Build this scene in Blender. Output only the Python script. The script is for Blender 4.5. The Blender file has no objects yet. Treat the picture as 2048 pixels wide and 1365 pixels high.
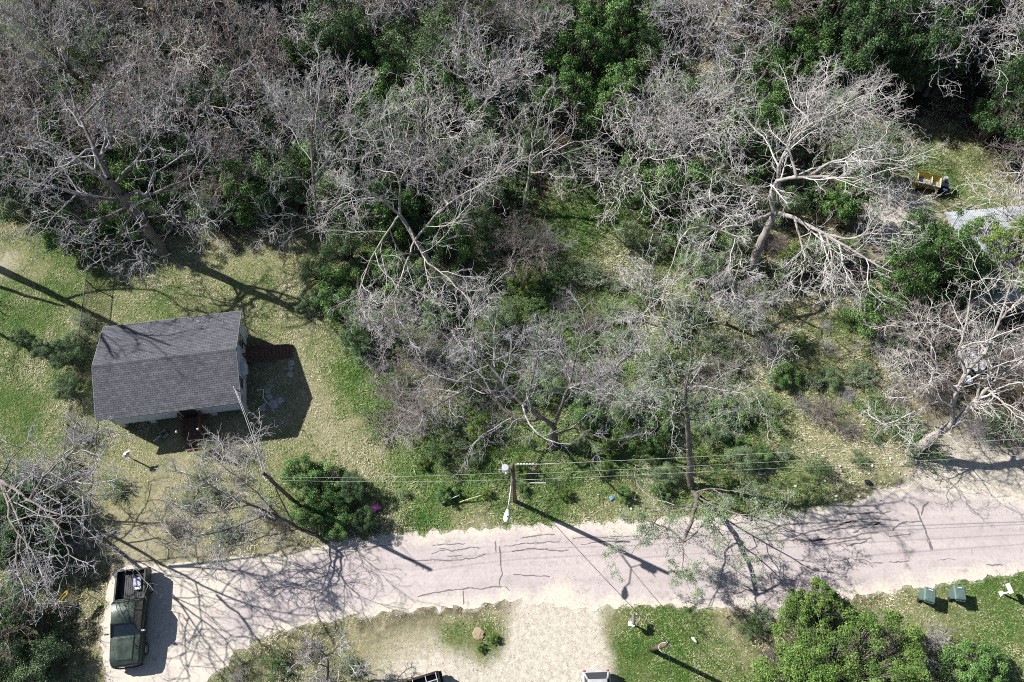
import bpy, bmesh, math, random
import numpy as np
from mathutils import Vector, Matrix
from mathutils.geometry import delaunay_2d_cdt
R = math.radians
C = bpy.context.scene.collection
scene = bpy.context.scene

# ------------------------------------------------------------------ camera, sky, sun, exposure
CAM_H, TILT, FPX = 54.0, R(24.2), 1595.0
cd = bpy.data.cameras.new('camera'); cam = bpy.data.objects.new('camera', cd); C.objects.link(cam)
cam.location = (0, 0, CAM_H); cam.rotation_euler = (TILT, 0, 0)
cd.sensor_width = 36.0; cd.lens = 36.0 * FPX / 2048.0; cd.clip_end = 2000; cd.clip_start = 1
scene.camera = cam
SUN_AZ, SUN_EL = R(-25.0), R(39.5)                       # the way shadows fall, and the sun's height
w = bpy.data.worlds.new('World'); scene.world = w; w.use_nodes = True
wn = w.node_tree; bg = wn.nodes['Background']
sky = wn.nodes.new('ShaderNodeTexSky'); sky.sky_type = 'NISHITA'; sky.sun_disc = False
sky.sun_elevation = SUN_EL; sky.sun_rotation = R(295); sky.altitude = 200
wn.links.new(sky.outputs[0], bg.inputs[0]); bg.inputs[1].default_value = 0.05
sd = bpy.data.lights.new('sun', 'SUN'); sd.energy = 5.0; sd.angle = R(0.5); sd.color = (1.0, 0.955, 0.9)
sun = bpy.data.objects.new('sun', sd); C.objects.link(sun); sun.location = (-40, 20, 60)
sdir = Vector((math.cos(SUN_AZ) * math.cos(SUN_EL), math.sin(SUN_AZ) * math.cos(SUN_EL), -math.sin(SUN_EL)))
sun.rotation_euler = sdir.to_track_quat('-Z', 'Y').to_euler()
vs = scene.view_settings; vs.view_transform = 'Standard'; vs.look = 'None'; vs.exposure = 0.74; vs.gamma = 1
scene.cycles.max_bounces = 3; scene.cycles.diffuse_bounces = 1; scene.cycles.glossy_bounces = 2
scene.cycles.transparent_max_bounces = 4
scene.cycles.pixel_filter_type = 'BLACKMAN_HARRIS'; scene.cycles.filter_width = 1.0; scene.cycles.use_denoising = False

_ct, _st = math.cos(TILT), math.sin(TILT)
def P(u, v, z=0.0):
    """the spot in the place (metres) that the photo shows at (u, v), at height z"""
    a = (u - 1024) / FPX; b = -(v - 682.5) / FPX
    dx, dy, dz = a, b * _ct + _st, b * _st - _ct
    k = (z - CAM_H) / dz
    return Vector((dx * k, dy * k, z))
def pix(x, y, z=0.0):
    qz = z - CAM_H
    d = y * _st - qz * _ct
    return 1024 + FPX * x / d, 682.5 - FPX * (y * _ct + qz * _st) / d

# ------------------------------------------------------------------ tags and linking
def tag(o, label=None, cat=None, group=None, kind=None):
    if label: o['label'] = label
    if cat: o['category'] = cat
    if group: o['group'] = group
    if kind: o['kind'] = kind
    return o
def empty(name, loc=(0, 0, 0), rz=0.0):
    o = bpy.data.objects.new(name, None); C.objects.link(o)
    o.location = loc; o.rotation_euler = (0, 0, rz); o.empty_display_size = 0.3
    return o
def link_mesh(name, me, mat, parent=None):
    if mat: me.materials.append(mat)
    o = bpy.data.objects.new(name, me); C.objects.link(o)
    if parent: o.parent = parent
    return o
def copy_tree(o, parent=None):
    c = o.copy(); C.objects.link(c)
    if parent: c.parent = parent
    for ch in o.children: copy_tree(ch, c)
    return c

# ------------------------------------------------------------------ materials
def mat(name, col=(.5, .5, .5), rough=.7, metal=0.0, spec=.5):
    m = bpy.data.materials.new(name); m.use_nodes = True
    b = m.node_tree.nodes['Principled BSDF']
    b.inputs['Base Color'].default_value = (*col, 1); b.inputs['Roughness'].default_value = rough
    b.inputs['Metallic'].default_value = metal; b.inputs['Specular IOR Level'].default_value = spec
    return m
class G:
    """small node-graph helper"""
    def __init__(s, m): s.m = m; s.t = m.node_tree; s.b = s.t.nodes['Principled BSDF']
    def n(s, t, **k):
        x = s.t.nodes.new(t)
        for a, v in k.items(): setattr(x, a, v)
        return x
    def l(s, a, b): s.t.links.new(a, b)
    def coord(s, kind='Object'): return s.n('ShaderNodeTexCoord').outputs[kind]
    def pos(s): return s.n('ShaderNodeNewGeometry').outputs['Position']
    def noise(s, vec, scale, detail=4, rough=.6, out='Fac'):
        x = s.n('ShaderNodeTexNoise'); x.inputs['Scale'].default_value = scale
        x.inputs['Detail'].default_value = detail; x.inputs['Roughness'].default_value = rough
        s.l(vec, x.inputs['Vector']); return x.outputs[out]
    def ramp(s, fac, stops):
        x = s.n('ShaderNodeValToRGB'); e = x.color_ramp.elements
        while len(e) < len(stops): e.new(.5)
        for i, (p, c) in enumerate(stops):
            e[i].position = p; e[i].color = (*c, 1) if len(c) == 3 else c
        s.l(fac, x.inputs[0]); return x.outputs[0]
    def step(s, fac, lo, hi):
        x = s.n('ShaderNodeMapRange'); x.inputs[1].default_value = lo; x.inputs[2].default_value = hi
        s.l(fac, x.inputs[0]); return x.outputs[0]
    def mix(s, fac, a, b, mode='MIX'):
        x = s.n('ShaderNodeMix', data_type='RGBA', blend_type=mode)
        for i, v in ((0, fac), (6, a), (7, b)):
            if isinstance(v, (int, float)): x.inputs[i].default_value = v
            elif isinstance(v, tuple): x.inputs[i].default_value = (*v, 1)
            else: s.l(v, x.inputs[i])
        return x.outputs[2]
    def math(s, op, a, b=0.0):
        x = s.n('ShaderNodeMath', operation=op)
        for i, v in ((0, a), (1, b)):
            if isinstance(v, (int, float)): x.inputs[i].default_value = v
            else: s.l(v, x.inputs[i])
        return x.outputs[0]
    def attr(s, name, out='Fac'):
        x = s.n('ShaderNodeAttribute', attribute_name=name); return x.outputs[out]
    def bump(s, h, strength=.5, dist=.05):
        x = s.n('ShaderNodeBump'); x.inputs['Strength'].default_value = strength
        x.inputs['Distance'].default_value = dist; s.l(h, x.inputs['Height']); s.l(x.outputs[0], s.b.inputs['Normal'])
    def color(s, c): s.l(c, s.b.inputs['Base Color'])

def rough_mat(name, c1, c2, scale=3.0, rough=.8, metal=0.0, spec=.4, bump=.0):
    m = mat(name, c1, rough, metal, spec); g = G(m)
    f = g.noise(g.coord(), scale, 5, .65)
    g.color(g.ramp(f, [(.35, c1), (.65, c2)]))
    if bump: g.bump(f, bump, .03)
    return m

def bark_mat(name, a, b, c):
    m = mat(name, a, .85, 0, .2); g = G(m)
    f = g.noise(g.coord(), 1.6, 5, .7); f2 = g.noise(g.coord(), 14, 3, .6)
    base = g.ramp(f, [(.3, a), (.5, b), (.72, c)])
    base = g.mix(.5, base, g.ramp(f2, [(.3, (.55, .55, .55)), (.7, (1, 1, 1))]), 'MULTIPLY')
    rnd = g.n('ShaderNodeObjectInfo').outputs['Random']
    g.color(g.mix(.6, base, g.ramp(rnd, [(0, (.72, .72, .78)), (.5, (.9, .86, .82)), (1, (1, 1, 1))]), 'MULTIPLY'))
    g.bump(f2, .6, .02)
    return m
def leaf_mat(name, stops, rough=.45, spec=.5):
    m = mat(name, stops[0][1], rough, 0, spec); g = G(m)
    g.color(g.ramp(g.attr('tint'), stops))
    return m

M = {}
M['bark_pale'] = bark_mat('bark_pale', (.24, .215, .19), (.42, .39, .36), (.62, .59, .56))
M['bark_grey'] = bark_mat('bark_grey', (.10, .085, .075), (.22, .195, .18), (.38, .35, .335))
M['bark_brown'] = bark_mat('bark_brown', (.16, .125, .10), (.29, .235, .20), (.42, .35, .32))
M['twig_pale'] = bark_mat('twig_pale', (.50, .48, .46), (.66, .65, .63), (.80, .79, .78))
M['twig_grey'] = bark_mat('twig_grey', (.30, .285, .285), (.50, .485, .49), (.70, .69, .70))
M['twig_brown'] = bark_mat('twig_brown', (.16, .135, .125), (.32, .275, .26), (.50, .45, .43))
M['bark_dark'] = bark_mat('bark_dark', (.07, .055, .045), (.15, .12, .10), (.26, .22, .19))
M['leaf_privet'] = leaf_mat('leaf_privet', [(0, (.025, .075, .018)), (.45, (.075, .175, .04)), (.8, (.16, .30, .075)), (1, (.28, .42, .15))], .5, .3)
M['leaf_dark'] = leaf_mat('leaf_dark', [(0, (.016, .042, .014)), (.55, (.05, .11, .035)), (1, (.13, .22, .085))], .5, .3)
M['leaf_yellow'] = leaf_mat('leaf_yellow', [(0, (.04, .085, .012)), (.5, (.12, .21, .03)), (1, (.26, .36, .08))], .55, .25)
M['leaf_juniper'] = leaf_mat('leaf_juniper', [(0, (.03, .07, .014)), (.5, (.10, .185, .035)), (1, (.24, .36, .09))], .6, .25)
M['leaf_grey'] = leaf_mat('leaf_grey', [(0, (.06, .115, .045)), (.5, (.17, .27, .11)), (1, (.36, .46, .26))], .6, .3)
M['grass'] = leaf_mat('grass', [(0, (.03, .09, .014)), (.22, (.07, .18, .028)), (.42, (.15, .25, .07)), (.6, (.31, .33, .16)), (.78, (.50, .46, .31)), (1, (.70, .65, .48))], .7, .2)
M['litter_leaf'] = leaf_mat('litter_leaf', [(0, (.06, .04, .028)), (.4, (.16, .11, .075)), (.75, (.32, .25, .18)), (1, (.50, .43, .33))], .8, .2)
M['white_paint'] = rough_mat('white_paint', (.62, .64, .66), (.72, .74, .76), 2, .6)
M['siding'] = rough_mat('siding', (.58, .62, .68), (.66, .70, .76), 1.2, .7)
M['brown_wood'] = rough_mat('brown_wood', (.10, .055, .04), (.19, .11, .08), 5, .85, 0, .3, .4)
M['pale_wood'] = rough_mat('pale_wood', (.40, .33, .25), (.55, .47, .38), 5, .85)
M['pole_wood'] = rough_mat('pole_wood', (.085, .06, .045), (.20, .15, .115), 6, .9, 0, .2, .6)
M['galv'] = rough_mat('galvanised_steel', (.50, .51, .53), (.64, .65, .66), 8, .45, .4)
M['fence_wire'] = mat('fence_wire', (.07, .065, .06), .7, .3)
M['wire'] = mat('aluminium_wire', (.62, .62, .62), .45, .3)
M['black_cable'] = mat('black_cable', (.04, .04, .04), .6)
M['glass_dark'] = mat('glass_dark', (.02, .03, .04), .08, 0, .8)
M['rubber'] = mat('rubber', (.02, .02, .02), .85)
M['chrome'] = mat('chrome', (.7, .7, .7), .15, 1)
M['white_plastic'] = mat('white_plastic', (.80, .80, .80), .5)
M['bin_plastic'] = rough_mat('bin_plastic', (.085, .14, .13), (.115, .175, .16), 6, .5)
M['yellow_paint'] = rough_mat('yellow_paint', (.16, .12, .03), (.42, .31, .04), 3, .6)
M['black_metal'] = mat('black_metal', (.03, .03, .035), .4, .3)
M['stone'] = rough_mat('stone', (.34, .33, .31), (.52, .50, .48), 6, .9)
M['concrete'] = rough_mat('concrete', (.48, .46, .43), (.62, .60, .56), 4, .9)

TW = {}
# ------------------------------------------------------------------ mesh builders
class MB:
    def __init__(s): s.v = []; s.f = []
    def add(s, vs_, fs):
        o = len(s.v); s.v += [tuple(p) for p in vs_]; s.f += [tuple(i + o for i in f) for f in fs]
    def box(s, c, d, rz=0.0, rx=0.0, ry=0.0):
        h = [x / 2 for x in d]
        m = Matrix.Translation(c) @ Matrix.Rotation(rz, 4, 'Z') @ Matrix.Rotation(ry, 4, 'Y') @ Matrix.Rotation(rx, 4, 'X')
        p = [m @ Vector((sx * h[0], sy * h[1], sz * h[2])) for sz in (-1, 1) for sx, sy in ((-1, -1), (1, -1), (1, 1), (-1, 1))]
        s.add(p, [(3, 2, 1, 0), (4, 5, 6, 7), (0, 1, 5, 4), (1, 2, 6, 5), (2, 3, 7, 6), (3, 0, 4, 7)])
    def prism(s, bot, top):
        n = len(bot)
        s.add(list(bot) + list(top), [tuple(range(n))[::-1], tuple(range(n, 2 * n))] + [(i, (i + 1) % n, n + (i + 1) % n, n + i) for i in range(n)])
    def loft(s, secs, cap=True, closed=True):
        n = len(secs[0]); vv = [p for sec in secs for p in sec]; ff = []
        for k in range(len(secs) - 1):
            for i in range(n if closed else n - 1):
                j = (i + 1) % n; ff.append((k * n + i, k * n + j, (k + 1) * n + j, (k + 1) * n + i))
        if cap and closed:
            ff.append(tuple(range(n))[::-1]); ff.append(tuple((len(secs) - 1) * n + i for i in range(n)))
        s.add(vv, ff)
    def tube(s, pts, r, n=8, r1=None):
        pts = [Vector(p) for p in pts]; secs = []
        for i, p in enumerate(pts):
            t = (pts[min(i + 1, len(pts) - 1)] - pts[max(i - 1, 0)]).normalized()
            ref = Vector((0, 0, 1)) if abs(t.z) < .9 else Vector((1, 0, 0))
            a = t.cross(ref).normalized(); b = t.cross(a)
            rr = r if r1 is None else r + (r1 - r) * i / (len(pts) - 1)
            secs.append([p + a * rr * math.cos(2 * math.pi * k / n) + b * rr * math.sin(2 * math.pi * k / n) for k in range(n)])
        s.loft(secs)
    def build(s, name, m, parent=None, bevel=0.0, smooth=False, seg=2):
        me = bpy.data.meshes.new(name); me.from_pydata(s.v, [], s.f)
        bm = bmesh.new(); bm.from_mesh(me); bmesh.ops.recalc_face_normals(bm, faces=bm.faces); bm.to_mesh(me); bm.free()
        if smooth: me.polygons.foreach_set('use_smooth', [True] * len(me.polygons))
        o = link_mesh(name, me, m, parent)
        if bevel:
            b = o.modifiers.new('bevel', 'BEVEL'); b.width = bevel; b.segments = seg; b.limit_method = 'ANGLE'; b.angle_limit = R(35)
        return o

def np_mesh(name, V, F, m, parent=None, smooth=False, tint=None):
    """V (n,3) vertices, F (k,c) faces of c corners each"""
    me = bpy.data.meshes.new(name); V = np.ascontiguousarray(V, np.float32); F = np.ascontiguousarray(F, np.int32)
    k, c = F.shape
    me.vertices.add(len(V)); me.vertices.foreach_set('co', V.ravel())
    me.loops.add(k * c); me.loops.foreach_set('vertex_index', F.ravel())
    me.polygons.add(k); me.polygons.foreach_set('loop_start', np.arange(0, k * c, c, dtype=np.int32))
    if smooth: me.polygons.foreach_set('use_smooth', np.ones(k, bool))
    if tint is not None:
        a = me.attributes.new('tint', 'FLOAT', 'FACE'); a.data.foreach_set('value', np.ascontiguousarray(tint, np.float32))
    me.update(calc_edges=True)
    return link_mesh(name, me, m, parent)

# ------------------------------------------------------------------ branching
def unit(a): return a / np.maximum(np.linalg.norm(a, axis=-1, keepdims=True), 1e-9)
def resample(pts, K):
    pts = np.array(pts, float); d = np.r_[0, np.cumsum(np.linalg.norm(np.diff(pts, axis=0), axis=1))]
    t = np.linspace(0, d[-1], K)
    return np.stack([np.interp(t, d, pts[:, i]) for i in range(3)], 1)
def smooth_line(pts, K, rng, wob=.0):
    p = resample(pts, 40)
    for _ in range(5): p[1:-1] = (p[:-2] + 2 * p[1:-1] + p[2:]) / 4
    p = resample(p, K)
    if wob: p[1:-1] += rng.normal(0, wob, p[1:-1].shape)
    return p
def spawn(pts, rad, n, lr, ang, K, rng, crook=.3, up=.1, rs=.6, tmin=.25, rmin=.006, Lmin=.2, Lmax=99., arch=0.):
    """children of every branch: pts (N,Kp,3), rad (N,Kp)"""
    N, Kp, _ = pts.shape
    L = np.linalg.norm(np.diff(pts, axis=1), axis=2).sum(1)
    t = tmin + (1 - tmin) * (np.arange(n)[None] + rng.random((N, n))) / n
    x = t * (Kp - 1); i = np.minimum(x.astype(int), Kp - 2); f = (x - i)[..., None]
    r = np.arange(N)[:, None]
    p0 = pts[r, i] * (1 - f) + pts[r, i + 1] * f
    T = unit(pts[r, i + 1] - pts[r, i])
    r0 = (rad[r, i] * (1 - f[..., 0]) + rad[r, i + 1] * f[..., 0]) * rs * rng.uniform(.7, 1.1, (N, n))
    ref = np.where(np.abs(T[..., 2:3]) > .9, np.array([1., 0, 0]), np.array([0, 0, 1.]))
    a = unit(np.cross(T, ref)); b = np.cross(T, a)
    ph = np.arange(n)[None] * 2.4 + rng.random((N, 1)) * 6.28 + rng.normal(0, .5, (N, n))
    q = a * np.cos(ph)[..., None] + b * np.sin(ph)[..., None]
    th = rng.uniform(ang[0], ang[1], (N, n))[..., None]
    d = np.cos(th) * T + np.sin(th) * q
    l = np.clip(L[:, None] * lr * (1.15 - .55 * t) * rng.uniform(.65, 1.35, (N, n)), Lmin, Lmax)
    p0 = p0.reshape(-1, 3); d = d.reshape(-1, 3); l = l.ravel(); r0 = np.maximum(r0.ravel(), rmin)
    out = np.empty((len(l), K, 3)); out[:, 0] = p0; p = p0.copy(); st = (l / (K - 1))[:, None]
    for k in range(1, K):
        d = unit(d + rng.normal(0, crook, d.shape) + np.array([0, 0, up - arch * k / K]))
        p = p + d * st; out[:, k] = p
    rr = r0[:, None] * (1 - .72 * np.linspace(0, 1, K)[None]); rr = np.maximum(rr, rmin * .6)
    out[..., 2] = np.maximum(out[..., 2], .05)
    return out, rr
def tubes(sets):
    """list of (pts, rad, sides) -> V, F"""
    VV, FF, o = [], [], 0
    for pts, rad, s in sets:
        N, K, _ = pts.shape
        T = unit(np.gradient(pts, axis=1))
        D = unit(pts[:, -1] - pts[:, 0])[:, None]
        ref = np.where(np.abs(D[..., 2:3]) > .8, np.array([1., 0, 0]), np.array([0, 0, 1.])) * np.ones((N, K, 3))
        a = unit(np.cross(T, ref)); b = np.cross(T, a)
        an = np.arange(s) * 2 * np.pi / s
        v = pts[:, :, None] + rad[..., None, None] * (a[:, :, None] * np.cos(an)[:, None] + b[:, :, None] * np.sin(an)[:, None])
        idx = np.arange(N * K * s).reshape(N, K, s) + o
        f = np.stack([idx[:, :-1], np.roll(idx, -1, 2)[:, :-1], np.roll(idx, -1, 2)[:, 1:], idx[:, 1:]], -1).reshape(-1, 4)
        VV.append(v.reshape(-1, 3)); FF.append(f); o += N * K * s
    return np.concatenate(VV), np.concatenate(FF)

TWIG = {}
def crown_from(pts, rad, rng, dens=(5, 6, 5), lr=(.62, .55, .55), crook=.28, up=.10, tw=.011, arch=0., lmax=(5, 2.4, 1.1)):
    """three finer levels on limbs; returns tube sets of the crown"""
    p2, r2 = spawn(pts, rad, dens[0], lr[0], (.45, 1.15), 7, rng, crook, up, .62, .15, tw * 2.4, .5, lmax[0])
    p3, r3 = spawn(p2, r2, dens[1], lr[1], (.4, 1.1), 7, rng, crook * 1.15, up * .8, .6, .15, tw * 1.5, .35, lmax[1], arch * .5)
    p4, r4 = spawn(p3, r3, dens[2], lr[2], (.3, 1.0), 5, rng, crook * 1.35, up * .5, .6, .1, tw, .25, lmax[2], arch)
    return [(p2, r2, 5), (p3, r3, 4), (p4, r4, 3)]

def bare_tree(name, h, spread, seed, barkm, dens=(5, 6, 6), trunk_h=.35, limbs=6, lean=(0, 0), tw=.011, crook=.28, up=.12, arch=0., r0=None):
    """bare tree with its own trunk, limbs and twigs"""
    rng = np.random.default_rng(seed); root = empty(name)
    r0 = r0 or h * .0175
    th = h * trunk_h
    trunk = smooth_line([(0, 0, -.2), (lean[0] * .4, lean[1] * .4, th * .5), (lean[0], lean[1], th), (lean[0] * 1.3, lean[1] * 1.3, h * .62)], 12, rng, .05)
    tr = np.linspace(r0 * 1.15, r0 * .5, 12); tr[0] *= 1.35
    P0, R0 = trunk[None], tr[None]
    L = []
    for k in range(limbs):
        t = .42 + .55 * k / max(1, limbs - 1); b = resample(trunk, 50)[int(t * 49)]
        a = k * 2.4 + rng.uniform(-.4, .4); ln = spread * rng.uniform(.75, 1.1) * (1.15 - .35 * t)
        rise = (h - b[2]) * rng.uniform(.55, .95) * (.5 + .5 * t)
        e = b + np.array([math.cos(a) * ln, math.sin(a) * ln, rise])
        m1 = b + (e - b) * .35 + np.array([0, 0, .08 * rise]) + rng.normal(0, .08 * ln, 3) * [1, 1, .5]
        m2 = b + (e - b) * .7 + rng.normal(0, .1 * ln, 3) * [1, 1, .5]
        L.append((smooth_line([b, m1, m2, e], 9, rng, .02 * ln), np.linspace(r0 * .45 * (1.2 - .5 * t), r0 * .10, 9)))
    P1 = np.array([x[0] for x in L]); R1 = np.array([x[1] for x in L])
    V, F = tubes([(P0, R0, 10), (P1, R1, 7)])
    np_mesh('trunk', V, F, barkm, root, True)
    V, F = tubes(crown_from(P1, R1, rng, dens, crook=crook, up=up, tw=tw, arch=arch))
    np_mesh('crown', V, F, TWIG.get(barkm, barkm), root, True)
    return root

def hero_tree(name, base, limbs, seed, barkm, dens=(6, 6, 6), tw=.012, crook=.28, up=.06, label='', cat='tree', group=None, arch=0., lr=(.62, .5, .5), lmax=(5, 2.4, 1.1), leaves=0):
    """limbs: list of (list of (u, v, z), r_start, r_end, carries_twigs)"""
    rng = np.random.default_rng(seed); b = P(*base); root = empty(name, b)
    tp, tr, cp, cr = [], [], [], []
    for pts, ra, rb, tw_ in limbs:
        w_ = [np.array(P(*p)) - np.array(b) for p in pts]
        if pts[0][2] == 0: w_[0][2] = -.2
        l = smooth_line(w_, 12, rng, .03); kk = 1 if pts[0][2] == 0 else .74; r = np.linspace(ra * kk, rb * .7, 12)
        tp.append(l); tr.append(r)
        if tw_: cp.append(l); cr.append(r)
    V, F = tubes([(np.array(tp), np.array(tr), 9)])
    np_mesh('trunk', V, F, barkm, root, True)
    sets = crown_from(np.array(cp), np.array(cr), rng, dens, crook=crook, up=up, tw=tw, arch=arch, lr=lr, lmax=lmax)
    V, F = tubes(sets)
    cr_ = np_mesh('crown', V, F, TWIG.get(barkm, barkm), root, True)
    if leaves:
        p4 = sets[2][0]; i_ = rng.integers(0, len(p4), leaves); k_ = rng.integers(1, p4.shape[1], leaves)
        V, F = leaf_quads(p4[i_, k_] + rng.normal(0, .07, (leaves, 3)), unit(rng.normal(size=(leaves, 3)) * .6 + [0, 0, .7]), .042, rng)
        np_mesh('foliage', V, F, M['leaf_grey'], cr_, False, np.clip(rng.normal(.55, .22, leaves), 0, 1))
    return tag(root, label, cat, group)

def leaf_quads(c, nrm, size, rng, fold=.25):
    """one folded leaf-shaped face at each point"""
    n = len(c); ref = rng.normal(size=(n, 3)); a = unit(np.cross(nrm, ref)); b = np.cross(nrm, a)
    s = (size * rng.uniform(.6, 1.3, n))[:, None]
    v = np.stack([c - a * s, c - b * s * .5 + nrm * s * fold, c + a * s, c + b * s * .5 + nrm * s * fold], 1).reshape(-1, 3)
    return v, np.arange(4 * n).reshape(n, 4)
def leafy(name, rx, ry, h, seed, leafm, nblob=18, per=420, size=.075, cat_stem=True, z0=.15, barkm=None, blob=.34, upb=.7, strands=False):
    nblob = int(nblob * 2.6); per = int(per * .62); blob *= .62; size *= .68
    """shrub or small evergreen: leaves round many lumps of uneven size, on a few stems"""
    rng = np.random.default_rng(seed); root = empty(name)
    cs, ns, ts = [], [], []; tips = []
    for k in range(nblob):
        a = rng.uniform(0, 6.28); q = math.sqrt(rng.random()) * .9 * (1 + .22 * math.sin(a * 2 + seed) + .15 * math.sin(a * 5 + seed * 2))
        x, y = math.cos(a) * q * rx, math.sin(a) * q * ry
        top = h * math.sqrt(max(.06, 1 - (q * .85) ** 2)); z = z0 * h + rng.uniform(.2, 1.0) ** .8 * (top - z0 * h) * rng.choice([1, 1, 1.15, .8])
        br = blob * min(rx, ry) * rng.uniform(.5, 1.25)
        tips.append((x, y, max(z, .2)))
        m = int(per * (br / (blob * min(rx, ry))) ** 2)
        d = unit(rng.normal(size=(m, 3))); d[:, 2] = np.abs(d[:, 2]) * rng.choice([1, 1, 1, -.5], m)
        rr = br * rng.uniform(.25, 1.0, m) ** .6 * np.where(rng.random(m) < .15, rng.uniform(1, 1.9, m), 1)
        p = np.array([x, y, z]) + d * rr[:, None] * [1, 1, .75]
        cs.append(p); ns.append(unit(d * .6 + rng.normal(size=(m, 3)) * .55 + [0, 0, upb])); ts.append(np.clip(rng.normal(.5, .2, m) + rng.normal(0, .13), 0, 1))
    c = np.concatenate(cs); c[:, 2] = np.maximum(c[:, 2], .04)
    V, F = leaf_quads(c, np.concatenate(ns), size, rng)
    np_mesh('foliage' if cat_stem else 'crown', V, F, leafm, root, False, np.concatenate(ts))
    st = [smooth_line([(rng.normal(0, .1), rng.normal(0, .1), -.1), (x * .35, y * .35, z * .55), (x, y, z)], 6, rng, .03) for x, y, z in tips]
    r = h * .012 + .01
    sp, sr = np.array(st), np.tile(np.linspace(r, .012, 6), (len(st), 1))
    t2 = spawn(sp, sr, 6, .45, (.4, 1.1), 4, rng, .3, .1, .5, .4, .008, .2, 1.2)
    V, F = tubes([(sp, sr, 5), (*t2, 3)])
    np_mesh('stem' if cat_stem else 'trunk', V, F, barkm or M['bark_grey'], root, True)
    return root
def brush(name, rx, h, seed, barkm, nst=26, tw=.009, dens=(6, 5), leafm=None, nleaf=0, up=.12, crook=.25):
    """leafless twiggy shrub; a few small leaves when leafm is given"""
    rng = np.random.default_rng(seed); root = empty(name)
    a = rng.random(nst) * 6.28; q = np.sqrt(rng.random(nst)) * rx; b = rng.normal(0, rx * .22, (nst, 2))
    st = []
    for k in range(nst):
        e = np.array([b[k, 0] + math.cos(a[k]) * q[k], b[k, 1] + math.sin(a[k]) * q[k], h * rng.uniform(.45, 1) * (1 - .35 * q[k] / rx)])
        s0 = np.array([b[k, 0], b[k, 1], -.1])
        st.append(smooth_line([s0, s0 + (e - s0) * [.3, .3, .55], e], 6, rng, .05))
    sp, sr = np.array(st), np.tile(np.linspace(.012 + h * .004, .012, 6), (nst, 1))
    p2, r2 = spawn(sp, sr, dens[0], .5, (.35, 1.1), 5, rng, crook, up, .6, .25, tw * 1.3, .4, 2.2)
    p3, r3 = spawn(p2, r2, dens[1], .5, (.3, 1.1), 4, rng, crook, up * .5, .6, .15, tw, .25, 1.1)
    V, F = tubes([(sp, sr, 4), (p2, r2, 3), (p3, r3, 3)])
    np_mesh('stem', V, F, TWIG.get(barkm, barkm), root, True)
    if leafm:
        i = rng.integers(0, len(p3), nleaf); k = rng.integers(1, 4, nleaf)
        c = p3[i, k] + rng.normal(0, .04, (nleaf, 3)); c[:, 2] = np.maximum(c[:, 2], .04)
        V, F = leaf_quads(c, unit(rng.normal(size=(nleaf, 3)) * .6 + [0, 0, .8]), .05, rng)
        np_mesh('foliage', V, F, leafm, root, False, np.clip(rng.normal(.55, .25, nleaf), 0, 1))
    return root

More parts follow.
